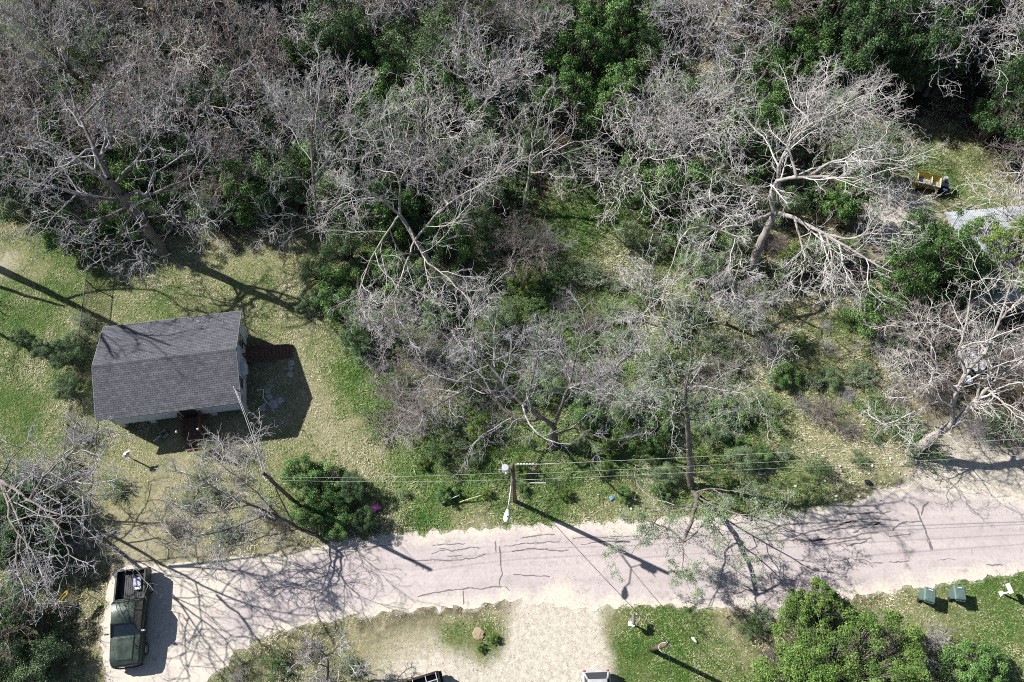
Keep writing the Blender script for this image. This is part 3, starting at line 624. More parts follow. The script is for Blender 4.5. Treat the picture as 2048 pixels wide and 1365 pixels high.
hero_tree('bare_tree', (1382, 976), [
    ([(1382, 976, 0), (1380, 925, 2.6), (1378, 880, 5), (1374, 825, 8)], .25, .2, False),
    ([(1374, 825, 7.9), (1402, 806, 8.5), (1450, 790, 9.1), (1500, 772, 9.7), (1545, 745, 10.3)], .13, .03, True),
    ([(1374, 825, 7.9), (1352, 785, 9.3), (1325, 745, 10.3), (1285, 700, 11.4)], .12, .03, True),
    ([(1374, 825, 7.9), (1372, 770, 9.7), (1385, 710, 11.4), (1380, 650, 12.4)], .12, .03, True),
    ([(1376, 850, 7.1), (1330, 820, 8.1), (1280, 800, 8.9), (1240, 770, 9.7)], .10, .03, True),
    ([(1376, 840, 7.3), (1430, 840, 8.1), (1480, 810, 8.7)], .07, .02, True)],
    23, BG, (7, 7, 7), 0.0092, .27, .05, 'slim sparse tree with one straight trunk at the road edge, right of the lamp pole', leaves=6000)
hero_tree('leaning_tree', (1386, 984), [
    ([(1386, 984, 0), (1395, 992, 1.6), (1390, 1015, 3.2), (1378, 1060, 4.6), (1367, 1082, 5)], .19, .14, False),
    ([(1392, 985, 1), (1420, 976, 2), (1465, 982, 3), (1520, 992, 3.6)], .08, .03, True),
    ([(1367, 1084, 5), (1345, 1062, 5.2), (1320, 1050, 5.4), (1290, 1040, 5.6)], .10, .03, True),
    ([(1367, 1084, 5), (1392, 1066, 5.2), (1405, 1045, 5.4), (1440, 1030, 5.8)], .10, .03, True),
    ([(1367, 1084, 5), (1366, 1110, 5), (1366, 1150, 4.6), (1380, 1180, 4.4)], .06, .015, True),
    ([(1390, 1015, 3.2), (1335, 1010, 4), (1300, 1060, 4.8), (1262, 1110, 5)], .08, .025, True),
    ([(1395, 995, 1.8), (1450, 1020, 3.4), (1500, 1040, 4.6), (1560, 1040, 5)], .09, .025, True),
    ([(1390, 1015, 3.2), (1430, 1050, 4.2), (1460, 1090, 4.8), (1480, 1140, 5)], .07, .02, True)],
    24, BG, (6, 6, 6), 0.0084, .3, .0, 'small greyish-green tree leaning right out over the asphalt, crossing the lamp pole shadow', leaves=17000)
hero_tree('pecan_tree', (1822, 906), [
    ([(1822, 906, 0), (1852, 884, 1.6), (1885, 862, 3), (1905, 846, 3.8)], .42, .32, False),
    ([(1905, 846, 3.8), (1904, 812, 5), (1912, 780, 6), (1938, 738, 7.2), (1975, 700, 8.2), (2000, 640, 9.4), (2025, 560, 11)], .25, .06, True),
    ([(1912, 848, 3.8), (1938, 815, 4.8), (1970, 780, 6), (2010, 745, 7), (2065, 715, 8)], .26, .08, True),
    ([(1930, 745, 7), (1918, 700, 8), (1935, 640, 9.4), (1945, 560, 11)], .15, .04, True),
    ([(1912, 780, 6), (1880, 740, 7.2), (1850, 700, 8), (1815, 650, 9)], .15, .035, True),
    ([(1905, 815, 5), (1860, 790, 5.8), (1820, 780, 6.4), (1780, 760, 7)], .12, .03, True),
    ([(1890, 860, 3.2), (1850, 850, 4), (1800, 850, 4.6), (1760, 845, 5)], .08, .02, True),
    ([(1975, 780, 6), (2000, 800, 6.6), (2030, 830, 7), (2060, 850, 7.4)], .12, .03, True),
    ([(1955, 800, 5.4), (1958, 760, 6.4), (1955, 720, 7.6), (1985, 650, 9)], .13, .03, True),
    ([(2000, 640, 9.4), (2040, 600, 10.4), (2080, 560, 11)], .10, .03, True),
    ([(1880, 740, 7.2), (1840, 740, 8), (1790, 720, 8.8)], .08, .02, True)],
    25, BP, (7, 7, 7), 0.0092, .26, .05, 'big leafless tree with a thick leaning trunk beside the road, spreading over the white sheet')
hero_tree('bare_tree', (332, 507), [
    ([(332, 507, 0), (289, 451, 4), (240, 389, 8), (216, 356, 10)], .42, .27, False),
    ([(240, 389, 8), (200, 352, 9.4), (168, 325, 9.8), (130, 300, 10.2), (70, 280, 10.8)], .22, .05, True),
    ([(216, 356, 10), (200, 312, 10.4), (215, 270, 10.8), (250, 255, 11), (300, 238, 11.2)], .18, .05, True),
    ([(216, 356, 10), (190, 300, 11.4), (160, 240, 12.4), (140, 180, 13)], .24, .05, True),
    ([(250, 401, 7.2), (160, 390, 8.4), (90, 370, 9), (30, 350, 9.6)], .2, .05, True),
    ([(260, 414, 6.4), (200, 440, 6.8), (140, 445, 7.4), (80, 410, 8)], .18, .04, True),
    ([(268, 425, 5.8), (240, 470, 5.8), (200, 500, 6), (210, 540, 6.2)], .14, .03, True),
    ([(278, 437, 5), (292, 480, 5.2), (280, 520, 5.6), (255, 545, 6)], .12, .03, True),
    ([(240, 389, 8), (300, 390, 8.6), (370, 360, 9.4), (420, 310, 10.2)], .19, .04, True),
    ([(228, 372, 9), (290, 300, 10.4), (330, 240, 11.6), (340, 190, 12.4)], .17, .04, True),
    ([(278, 437, 5), (340, 430, 6), (390, 440, 6.6), (430, 470, 6.6)], .12, .03, True),
    ([(160, 240, 12.4), (195, 200, 12.8), (230, 150, 13)], .13, .04, True)],
    26, BG, (7, 6, 5), .0145, .3, .06, 'tall bare tree behind the house, its trunk throwing a long thick shadow across the lawn')
hero_tree('bare_tree', (655, 520), [
    ([(655, 520, 0), (645, 470, 2), (632, 410, 4.4)], .24, .2, False),
    ([(632, 410, 4.4), (625, 350, 6.4), (622, 280, 8.6), (628, 210, 10.4), (640, 150, 12)], .17, .03, True),
    ([(632, 410, 4.4), (600, 350, 6.4), (560, 300, 8), (500, 290, 9)], .12, .03, True),
    ([(628, 370, 5.6), (670, 300, 8), (700, 250, 9.6), (750, 220, 10.6)], .12, .03, True),
    ([(622, 280, 8.6), (575, 230, 10), (540, 180, 11)], .10, .03, True),
    ([(640, 440, 3.4), (600, 430, 4.6), (560, 440, 5.6), (530, 470, 6)], .09, .025, True),
    ([(636, 420, 4), (690, 400, 5.6), (740, 390, 6.6)], .09, .025, True)],
    27, BG, (7, 7, 7), 0.0092, .26, .07, 'leafless tree with a white radiating crown, standing where the lawn meets the thicket')
hero_tree('bare_tree', (905, 600), [
    ([(905, 600, 0), (870, 540, 2.4), (830, 480, 4.6), (800, 430, 6)], .24, .19, False),
    ([(800, 430, 6), (750, 390, 7.4), (715, 375, 8), (690, 395, 8.2), (660, 420, 8)], .14, .03, True),
    ([(800, 430, 6), (770, 470, 6.6), (740, 520, 6.8), (720, 580, 6.8)], .11, .03, True),
    ([(830, 480, 4.6), (810, 530, 5.4), (790, 600, 5.8), (800, 660, 5.8)], .10, .03, True),
    ([(815, 450, 5.4), (850, 520, 5.6), (900, 560, 6), (940, 600, 6)], .10, .03, True),
    ([(800, 430, 6), (800, 370, 7.8), (780, 310, 9.6), (760, 240, 11)], .13, .03, True),
    ([(830, 480, 4.6), (880, 420, 6.4), (940, 380, 7.6), (1010, 350, 8.6)], .12, .03, True),
    ([(740, 385, 7.6), (700, 340, 9), (660, 300, 10)], .09, .03, True)],
    28, BP, (7, 7, 7), 0.0092, .25, .02, 'leaning leafless tree with silvery drooping twigs, midway between the house and the widest tree', arch=.1)
hero_tree('bare_tree', (1045, 430), [
    ([(1045, 430, 0), (1052, 395, 1.6), (1058, 350, 3.4)], .2, .16, False),
    ([(1058, 350, 3.4), (1062, 305, 5.4), (1075, 250, 7.4), (1090, 205, 9)], .13, .03, True),
    ([(1060, 335, 4), (1095, 310, 5.4), (1140, 285, 6.6), (1190, 280, 7.2)], .12, .03, True),
    ([(1060, 320, 4.6), (1030, 270, 6.4), (1010, 230, 7.6)], .09, .025, True),
    ([(1062, 345, 3.8), (1100, 345, 5), (1125, 370, 5.4)], .08, .02, True)],
    29, BP, (6, 7, 6), 0.0084, .26, .08, 'small pale bare tree standing alone at the top of the sunlit green gap')

# the leafless tree outside the picture on the left whose shadow lies over the lawn and the roof
def XY(x, y, z): return (*pix(x, y, z), z)
_b = (-42.9, 31.85)
hero_tree('bare_tree', pix(*_b), [
    ([XY(*_b, 0), XY(-42.9, 31.85, 6), XY(-42.8, 31.7, 12)], .34, .26, False),
    ([XY(-42.8, 31.7, 11.5), XY(-42.2, 30.2, 13.5), XY(-41.4, 28.9, 15.2), XY(-40.8, 27.6, 16.4)], .26, .09, True),
    ([XY(-42.7, 31.5, 12), XY(-41.2, 30.6, 14), XY(-39.4, 29.5, 15.4), XY(-37.6, 28.8, 16.6)], .24, .08, True),
    ([XY(-41.2, 30.6, 14), XY(-40.2, 30.9, 14.8), XY(-38.9, 31.0, 15.6)], .14, .05, True),
    ([XY(-42.8, 31.8, 8), XY(-41.5, 33.5, 9.5), XY(-38.6, 34, 10.6), XY(-36.5, 32, 11.6)], .14, .04, True),
    ([XY(-44.4, 31.2, 0), XY(-44.2, 31.0, 4), XY(-43, 31.4, 8.4)], .2, .12, False),
    ([XY(-44, 27.6, 0), XY(-43.8, 27.4, 4), XY(-43, 27, 8)], .2, .10, True)],
    30, BG, (3, 5, 5), .0145, .25, .1, 'tall bare tree past the left edge, its forked shadow lying on the roof')
hero_tree('bare_tree', (-40, 1010), [
    ([(-40, 1010, 0), (-20, 980, 2), (0, 960, 3.5)], .25, .2, False),
    ([(0, 960, 3.5), (60, 1000, 6), (110, 1030, 7.6), (170, 1035, 8.6), (215, 1020, 9.4)], .15, .03, True),
    ([(0, 960, 3.5), (15, 1010, 5.4), (20, 1050, 7), (60, 1090, 8), (85, 1160, 8.4)], .12, .03, True),
    ([(60, 1000, 6), (90, 950, 7.6), (140, 910, 8.6), (180, 870, 9.2)], .13, .03, True),
    ([(100, 1030, 7.2), (125, 1070, 7.8), (140, 1110, 8.2), (120, 1170, 8.4)], .10, .025, True),
    ([(60, 1000, 6), (110, 970, 7.4), (160, 960, 8.4), (200, 930, 9)], .10, .025, True),
    ([(0, 960, 3.5), (40, 1040, 6.4), (30, 1120, 8), (50, 1180, 8.8)], .11, .03, True),
    ([(0, 960, 3.5), (20, 920, 5.5), (60, 880, 7)], .10, .03, True)],
    31, BG, (7, 6, 5), .0145, .27, .02, 'leafless tree reaching in from the left edge, pale limbs above the dark glossy bush')
hero_tree('bare_tree', (640, 1075), [
    ([(640, 1075, 0), (600, 1058, 1.6), (550, 1030, 3.2), (500, 1010, 4.6)], .13, .10, False),
    ([(500, 1010, 4.6), (450, 990, 5.6), (400, 960, 6.4), (350, 940, 7)], .10, .025, True),
    ([(560, 1036, 3), (520, 990, 4.6), (470, 950, 5.8), (410, 905, 6.8)], .09, .02, True),
    ([(540, 1028, 3.4), (480, 1050, 4.6), (420, 1070, 5.4), (350, 1080, 6)], .09, .02, True),
    ([(500, 1010, 4.6), (450, 1020, 5.6), (400, 1030, 6.4), (330, 1010, 7)], .08, .02, True),
    ([(590, 1054, 2), (560, 1000, 3.6), (540, 950, 5), (490, 890, 6)], .08, .02, True),
    ([(600, 1058, 1.6), (540, 1070, 3), (480, 1090, 4), (430, 1100, 4.6)], .06, .02, True)],
    32, BG, (7, 7, 6), .011, .24, .03, 'brushy leafless tree sprawling over the front yard, between house and road')
hero_tree('bare_tree', (648, 1375), [
    ([(648, 1375, 0), (655, 1345, 1.4), (654, 1312, 2.6)], .12, .09, False),
    ([(654, 1312, 2.6), (672, 1298, 3.2), (690, 1280, 3.8)], .06, .015, True),
    ([(654, 1312, 2.6), (638, 1300, 3.2), (615, 1285, 3.8)], .06, .015, True),
    ([(655, 1335, 1.8), (630, 1325, 2.6), (600, 1320, 3.2)], .05, .015, True),
    ([(655, 1345, 1.4), (700, 1330, 2.4), (740, 1345, 3)], .05, .015, True)],
    33, BG, (6, 5, 5), .011, .28, .06, 'little bare tree on the dry strip left of the black pickup at the bottom edge')

# ------------------------------------------------------------------ the wood: a handful of builds, each copied, turned and scaled
protos = {
    'tall':  bare_tree('bare_tree', 11.5, 5.0, 41, BG, (7, 6, 5), .42, 8, (.4, .3), .0145),
    'pale':  bare_tree('bare_tree', 10.5, 4.8, 42, BG, (7, 6, 5), .36, 8, (-.5, .4), .0145, .26, .08),
    'brown': bare_tree('bare_tree', 8.5, 4.2, 43, BB, (7, 6, 5), .30, 9, (.3, -.3), .0145, .3, .08),
    'slim':  bare_tree('bare_tree', 10, 3.4, 44, BG, (7, 6, 5), .5, 8, (.5, .2), .0145, .25, .16),
    'drooping': bare_tree('bare_tree', 9, 4.8, 45, BP, (7, 6, 5), .32, 8, (.2, .5), .0145, .24, .0, .12)}
first = set()
def put(key, u, v, s=1.0, rz=None, label='', group=None, cat='tree', table=protos, sz=None):
    p = table[key]
    o = p if key not in first else copy_tree(p)
    first.add(key)
    o.location = P(u, v); rr = random.Random(int(u * 7 + v * 13)); o.rotation_euler = (rr.gauss(0, .04), rr.gauss(0, .04), rr.uniform(0, 6.28) if rz is None else rz)
    k = s * rr.uniform(.94, 1.06); o.scale = (k, k, k * (sz or (rr.uniform(.92, 1.08) * (1.6 if table is not protos and table.get('privet') and v < 600 else 1))))
    tag(o, label, cat, group); return o
WOOD = [
 ('pale', 75, 235, 1.0, 'leafless tree near the top left corner, white forked trunk opening upward'),
 ('slim', 200, 205, 1.05, 'slim bare tree in the dense grey wood, right of the forked tree by the corner'),
 ('tall', 30, 100, .9, 'bare tree at the far left, beside the small green grass patch'),
 ('brown', 130, 70, 1.0, 'brownish leafless tree along the top, second from the left edge'),
 ('slim', 270, 115, 1.0, 'tall thin bare tree whose long trunk crosses the brown top-left wood'),
 ('brown', 370, 70, 1.1, 'pinkish brown twiggy tree in the top-left wood, right of the tall thin trunk'),
 ('tall', 455, 40, .95, 'leafless tree at the top edge, next to the dark ivy-green crown'),
 ('drooping', 400, 190, 1.0, 'bare tree with arching white twigs in the middle of the grey wood, left half'),
 ('brown', 320, 300, 1.0, 'brown bare tree just above the thick white limb of the tall house tree'),
 ('pale', 450, 320, .95, 'crooked leafless tree with a dark bent trunk, upper left thicket'),
 ('brown', 520, 230, .95, 'thin reddish bare tree between two pale crowns, upper left'),
 ('drooping', 600, 120, .9, 'bare tree with one long arched pale bough near the top, left of centre'),
 ('brown', 60, 340, 1.05, 'twiggy bare tree by the left edge above the open lawn'),
 ('pale', 110, 400, .95, 'frosty white bare crown hanging over the top of the wire fence'),
 ('brown', 455, 400, .75, 'brown bare tree in the deep shade behind the house lawn'),
 ('slim', 700, 330, 1.05, 'slender pale bare tree right beside the silver radiating crown'),
 ('tall', 835, 100, 1.0, 'leafless tree at the top edge with a dark forked trunk, above the light green shrubs'),
 ('brown', 730, 70, .9, 'small brown bare tree at the top between green shrubs and the dark forked trunk'),
 ('slim', 962, 265, 1.15, 'tall slim tree with one white upright trunk, top centre'),
 ('brown', 960, 90, 1.1, 'thin pinkish bare tree at the top edge, right of the dark forked trunk'),
 ('slim', 1062, 150, .9, 'bare tree with a straight dark trunk against the deep green thicket'),
 ('drooping', 860, 330, .95, 'fine-twigged bare tree beneath the light green shrubs, centre of the wood'),
 ('brown', 1120, 60, .8, 'small reddish bare tree at the top edge above the deep green thicket'),
 ('pale', 905, 440, .8, 'silvery bare tree with raised twigs above the leaning tree with drooping twigs'),
 ('drooping', 1250, 380, .9, 'bare tree with white spraying twigs left of the dark evergreen hollow'),
 ('pale', 1360, 170, 1.0, 'leafless tree with a thick blue-grey trunk, top centre right'),
 ('drooping', 1420, 60, 1.05, 'wide white bare crown at the top edge, right of the thick blue-grey trunk'),
 ('brown', 1520, 90, 1.0, 'brownish fan-shaped bare tree at the top, left of the dark evergreens'),
 ('drooping', 1400, 300, .9, 'bare tree with a white curling bough beside the glossy green bush'),
 ('tall', 1330, 330, .8, 'thin grey bare tree in the pale brush, left of the widest tree'),
 ('pale', 1640, 330, .85, 'bare crown of straight upswept twigs just above the widest tree'),
 ('pale', 1850, 190, 1.0, 'bare tree with bright knobbly twigs hanging above the dark hollow, top right'),
 ('tall', 1930, 120, 1.1, 'tall bare tree among the dark evergreens near the top right corner'),
 ('drooping', 2030, 170, 1.0, 'leafless tree against the right edge near the top corner'),
 ('brown', 1750, 60, 1.0, 'shaded bare tree on the top edge behind the knobbly twigs'),
 ('brown', 2035, 360, .8, 'brown bare tree at the right edge between the shed and the dark hollow'),
 ('drooping', 1280, 640, .65, 'small bare tree in the weeds between the low forked tree and the widest tree'),
 ('slim', 1450, 650, .7, 'thin bare sapling below the widest tree, on the brown leaf litter'),
 ('brown', 1060, 530, .6, 'low bare tree in the bright green weeds, centre of the lot'),
 ('drooping', 930, 700, .65, 'small silvery bare tree left of the wide fan, in the green weeds'),
 ('brown', 850, 830, .6, 'low pinkish bare tree left of the wide fan, at the dry grass edge'),
 ('brown', 1800, 740, .75, 'grey leafless brushy tree left of the white sheet'),
 ('drooping', 2010, 500, .85, 'bare tree with a misty pale crown behind the shed, right edge'),
 ('slim', 790, 690, .7, 'bare sapling at the right border of the house lawn'),
 ('brown', 2040, 800, .8, 'brown bare tree at the right edge in front of the big leaning trunk'),
 ('brown', 60, 1250, .55, 'small bare tree in the bottom left corner, behind the fence'),
]
for k, u, v, s, lab in WOOD: put(k, u, v, s, label=lab)

# evergreen shrubs
shr = {
    'privet': leafy('evergreen_shrub', 2.2, 2.0, 3.2, 61, M['leaf_privet'], 22, 460, .085),
    'privet_tall': leafy('evergreen_shrub', 2.0, 2.3, 4.6, 62, M['leaf_privet'], 24, 460, .085),
    'olive': leafy('evergreen_shrub', 2.1, 1.9, 2.8, 63, M['leaf_grey'], 20, 420, .065, blob=.38),
    'dark': leafy('evergreen_shrub', 2.6, 2.4, 5.5, 64, M['leaf_dark'], 26, 460, .09),
    'lime': leafy('evergreen_shrub', 1.7, 1.8, 2.6, 65, M['leaf_yellow'], 16, 420, .07)}
SHRUBS = {
 'glossy deep green shrub in the thicket at the top, right of centre': [('privet_tall', 1100, 130, 1.2), ('privet_tall', 1150, 190, 1.2), ('privet', 1200, 120, 1.2), ('privet_tall', 1120, 260, 1.1), ('privet', 1215, 215, 1.1), ('privet', 1190, 70, 1.1), ('privet', 1080, 60, 1.0), ('privet', 1240, 40, 1.1)],
 'light green shrub in the wood beside the slim white upright trunk': [('olive', 850, 190, 1.3), ('olive', 790, 160, 1.0), ('privet', 890, 260, 1.1), ('olive', 830, 280, 1.2), ('olive', 780, 340, 1.2), ('olive', 900, 350, 1.1), ('privet', 930, 190, 1.0)],
 'green leafy shrub below the silver radiating crown': [('privet', 715, 350, 1.2), ('olive', 690, 420, 1.2), ('privet', 640, 350, 1.0), ('olive', 560, 400, 1.2), ('privet', 520, 430, 1.1), ('olive', 770, 450, 1.0)],
 'dark leafy shrub along the top of the left wood': [('dark', 530, 60, 1.1), ('dark', 620, 30, 1.1), ('privet', 655, 110, 1.1), ('dark', 330, 20, 1.0), ('dark', 170, 10, .8), ('privet', 100, 40, .8), ('privet', 690, 20, 1.2), ('privet', 760, 10, 1.1), ('olive', 720, 130, 1.1)],
 'grey-green shrub under the bare trees north of the house': [('olive', 300, 310, 1.1), ('olive', 240, 240, .9), ('privet', 300, 390, .9), ('olive', 400, 370, 1.1), ('privet', 150, 300, .9), ('olive', 430, 450, .9), ('olive', 350, 190, .9)],
 'dark glossy bush over the lawn end of the wire fence': [('dark', 110, 460, .95), ('dark', 60, 410, .7), ('privet', 170, 500, .9), ('privet', 250, 480, .8), ('dark', 300, 470, .6)],
 'dark evergreen bush round the shaded hollow, upper right': [('dark', 1640, 90, 1.3), ('dark', 1700, 160, 1.2), ('privet_tall', 1620, 40, 1.3), ('dark', 1750, 100, 1.3), ('dark', 1800, 60, 1.3), ('dark', 1860, 120, 1.2), ('dark', 1950, 70, 1.3), ('dark', 2020, 120, 1.2), ('dark', 1980, 200, 1.2), ('dark', 2010, 290, 1.1), ('dark', 1910, 20, 1.2), ('dark', 1690, 20, 1.2), ('dark', 2040, 30, 1.2), ('dark', 1790, 190, 1.1), ('dark', 1960, 280, .9), ('privet', 1550, 130, 1.1), ('privet', 1600, 180, 1.0)],
 'green shrub in the pale brush left of the widest tree': [('privet', 1500, 290, 1.1), ('privet_tall', 1470, 340, 1.1), ('privet', 1300, 420, 1.1), ('olive', 1330, 250, 1.1), ('privet', 1510, 220, 1.1), ('olive', 1260, 320, 1.0), ('olive', 1420, 250, 1.1), ('privet', 1360, 400, 1.1), ('olive', 1290, 140, 1.0), ('privet', 1300, 60, 1.0)],
 'bright glossy green shrub between the widest tree and the white sheet': [('privet_tall', 1765, 590, 1.1), ('privet', 1735, 640, 1.0), ('privet_tall', 1830, 560, 1.0), ('privet', 1800, 640, .9), ('privet', 1870, 570, 1.0), ('privet', 1810, 510, 1.0), ('olive', 1910, 590, 1.0), ('olive', 1780, 700, .8)],
 'bushy green weed clump under the widest tree': [('olive', 1620, 520, .7), ('olive', 1450, 520, .8), ('olive', 1560, 560, .6), ('olive', 1390, 560, .8), ('lime', 1430, 490, .7), ('olive', 1680, 430, .6)],
 'green shrub on the shaded right border of the house lawn': [('privet', 690, 600, .9), ('olive', 640, 560, .7), ('privet', 740, 650, .8), ('olive', 700, 520, .9), ('privet', 790, 570, .8), ('dark', 720, 700, .5), ('olive', 620, 610, .5)],
 'low green shrub in the overgrown middle of the lot': [('olive', 850, 580, .9), ('privet', 900, 520, .9), ('olive', 960, 480, .8), ('lime', 1050, 580, .7), ('olive', 1000, 660, .7), ('privet', 880, 640, .7), ('lime', 960, 860, .6), ('olive', 1090, 780, .7), ('privet', 1170, 840, .6), ('olive', 1260, 820, .7), ('privet', 1310, 860, .6), ('olive', 1420, 870, .6), ('privet', 1450, 830, .6), ('lime', 1220, 900, .5), ('olive', 1480, 930, .6), ('olive', 1330, 960, .5), ('lime', 1040, 940, .45), ('privet', 1560, 760, .5), ('lime', 1590, 690, .5), ('olive', 1650, 760, .5)],
 'glossy dark green bush below the limbs by the left edge': [('dark', 90, 1020, .8), ('dark', 50, 1090, .8), ('dark', 120, 1100, .6), ('privet', 60, 980, .7), ('dark', 10, 1060, .8)],
 'green shrub in the bottom left corner behind the fence': [('privet_tall', 30, 1290, .9), ('olive', 80, 1330, 1.0), ('dark', 60, 1230, .7), ('olive', 20, 1370, 1.0)],
 'leafy shrub in front of the upright brown pole by the road': [('privet', 650, 985, .8), ('privet', 628, 1035, .7), ('privet', 680, 1040, .65), ('dark', 712, 985, .45), ('privet', 612, 955, .6), ('dark', 735, 1050, .35)],
 'scrubby bush against the left wall of the house, by the fence': [('dark', 155, 730, .5), ('dark', 150, 790, .4), ('olive', 90, 700, .4), ('dark', 60, 690, .35), ('olive', 160, 690, .5)],
 'small round bush on the grass by the tan rock': [('lime', 985, 1278, .22), ('lime', 960, 1295, .18)],
}
for lab, lst in SHRUBS.items():
    for k, u, v, s in lst: put(k, u, v, s, label=lab, group=lab.replace(' shrub', ' shrubs', 1), cat='shrub', table=shr)
bru = {
    'grey_brush': brush('bare_shrub', 2.3, 2.8, 71, BG, 26, .0125, (6, 5)),
    'pink_brush': brush('bare_shrub', 2.1, 2.2, 72, BB, 28, .011, (7, 5)),
    'leafy_brush': brush('bare_shrub', 2.1, 2.5, 73, BG, 26, .0115, (6, 5), M['leaf_grey'], 7000),
    'green_brush': brush('bare_shrub', 2.0, 2.3, 74, BB, 24, .011, (6, 5), M['leaf_privet'], 8000)}
BRUSH = {
 'leafless grey scrub filling the left half of the wood': [(60,180),(130,160),(180,120),(240,60),(300,200),(350,130),(420,110),(250,330),(180,260),(100,290),(60,380),(210,360),(330,250),(450,230),(490,150),(520,290),(360,330),(280,440),(470,350),(560,330),(600,230),(640,260),(580,60),(380,20),(220,420),(330,450),(20,230),(20,330)],
 'leafless grey scrub at the top centre of the wood': [(690,200),(740,230),(780,90),(870,60),(900,120),(1000,60),(1010,130),(1040,220),(980,330),(1000,290),(760,290),(820,390),(940,410),(1020,380),(1100,330),(1180,300),(1210,270),(870,480),(1140,370),(900,40)],
 'pale tangled scrub round the widest tree': [(1270,260),(1340,120),(1290,200),(1380,230),(1460,140),(1560,200),(1570,260),(1440,410),(1530,330),(1620,400),(1680,260),(1350,480),(1300,500),(1280,560),(1390,500),(1440,580),(1550,500),(1640,540),(1480,50),(1700,330),(1740,290),(1520,600),(1700,540),(1360,620)],
 'wiry scrub in the weedy open lot': [(860,720),(800,780),(830,860),(770,840),(1010,700),(1090,680),(1180,660),(1240,690),(1150,760),(1310,730),(1380,760),(1450,720),(1540,700),(1520,820),(1640,830),(1180,560),(1120,620),(820,620),(760,560),(1330,800),(760,750),(880,900),(1210,740),(1480,640)],
 'dry tangled scrub near the road on the right': [(1690,860),(1740,830),(1780,800),(1720,760),(1850,720),(1800,850),(1860,800),(1990,850),(2030,880),(1900,700),(1850,650),(1960,660),(2020,700),(1900,610),(1750,700),(1830,890),(1940,860)],
 'bare scrub between the house and the road': [(430,990),(480,960),(380,1010),(520,1030),(450,1060),(560,1050),(400,960),(350,1060),(240,980),(470,905),(420,900)],
 'bare scrub on the dry strip below the road': [(480,1350),(560,1330),(620,1300),(700,1330),(640,1365),(1500,1260),(1540,1310),(1520,1230),(1860,1290),(1880,1340),(1830,1330)],
 'twiggy bush over the fence beside the house': [(170,720),(160,880),(140,940),(175,650),(150,1010),(120,960),(165,1080),(110,1140)],
}
bk = ['grey_brush', 'leafy_brush', 'pink_brush', 'green_brush']; i = 0
for lab, lst in BRUSH.items():
    for u, v in lst:
        s = .95 if v < 500 else .6
        if v < 500 and bk[(i * 7 + u) % 4] in ('pink_brush', 'grey_brush') and u % 3 == 0: u += 1; v += 1
        if 'house and the road' in lab or 'dry strip' in lab or 'over the fence' in lab: s = .42
        rr = random.Random(u * 3 + v); key = bk[(i * 7 + u) % 4]; i += 1
        put(key, u, v, s * rr.uniform(.8, 1.2), label=lab, group=lab, cat='shrub', table=bru)
def fill(poly, n, keys, sc, label, table, seed, mind, group=None):
    q = np.array([np.array(P(*a))[:2] for a in poly]); r_ = random.Random(seed); got = []; tries = 0
    while len(got) < n and tries < 6000:
        tries += 1; x_, y_ = r_.uniform(q[:, 0].min(), q[:, 0].max()), r_.uniform(q[:, 1].min(), q[:, 1].max())
        if not inside(np.array([x_]), np.array([y_]), q)[0] or any((x_ - a) ** 2 + (y_ - b) ** 2 < mind ** 2 for a, b in got): continue
        got.append((x_, y_)); k_ = r_.choice(keys); u_, v_ = pix(x_, y_)
        put(k_, u_, v_, r_.uniform(*sc), label=label, group=group or label, cat='shrub', table=table)
fill([(0, 30), (700, 0), (760, 480), (560, 470), (420, 470), (60, 370), (0, 300)], 34, ['olive', 'privet', 'dark', 'olive'], (.55, 1.0), 'muted green shrub scattered under the bare trees of the left wood', shr, 1, 3.4)
fill([(700, 0), (1290, 0), (1260, 420), (1100, 330), (1000, 420), (760, 480)], 26, ['olive', 'privet', 'olive', 'privet_tall'], (.55, 1.05), 'muted green shrub scattered under the bare trees at top centre', shr, 2, 3.2)
fill([(1290, 0), (1620, 0), (1760, 300), (1680, 540), (1360, 640), (1240, 560), (1260, 300)], 22, ['olive', 'privet', 'lime', 'olive'], (.5, .95), 'muted green shrub scattered among the pale scrub, upper right', shr, 3, 3.4)
fill([(1640, 0), (2060, 0), (2060, 330), (1980, 330), (1940, 230), (1780, 220), (1660, 200)], 14, ['dark', 'dark', 'privet_tall'], (.9, 1.25), 'tall dark evergreen shrub shading the hollow, top right', shr, 4, 3.0)
fill([(760, 480), (1080, 480), (1240, 560), (1260, 600), (1540, 640), (1560, 760), (1480, 860), (1300, 880), (1180, 820), (1000, 860), (780, 860), (720, 640)], 60, ['grey_brush', 'leafy_brush', 'green_brush', 'pink_brush', 'leafy_brush'], (.4, .75), 'tangled grey-green scrub in the overgrown open lot', bru, 5, 1.9)
fill([(20, 40), (760, 20), (1240, 20), (1240, 330), (760, 460), (560, 460), (420, 460), (60, 380)], 40, ['leafy_brush', 'green_brush', 'grey_brush'], (.8, 1.15), 'leafy twiggy scrub between the trunks of the wood', bru, 6, 3.4)
fill([(800, 900), (1000, 880), (1320, 890), (1500, 880), (1560, 950), (1340, 1000), (1100, 1000), (800, 1000)], 18, ['lime', 'olive', 'privet'], (.2, .38), 'low leafy weed clump on the green verge above the road', shr, 7, 2.2)
fill([(1540, 620), (1700, 640), (1760, 760), (1740, 960), (1560, 940)], 16, ['green_brush', 'grey_brush', 'leafy_brush'], (.25, .42), 'low dry scrub on the olive-tan slope right of the lot', bru, 8, 2.0)
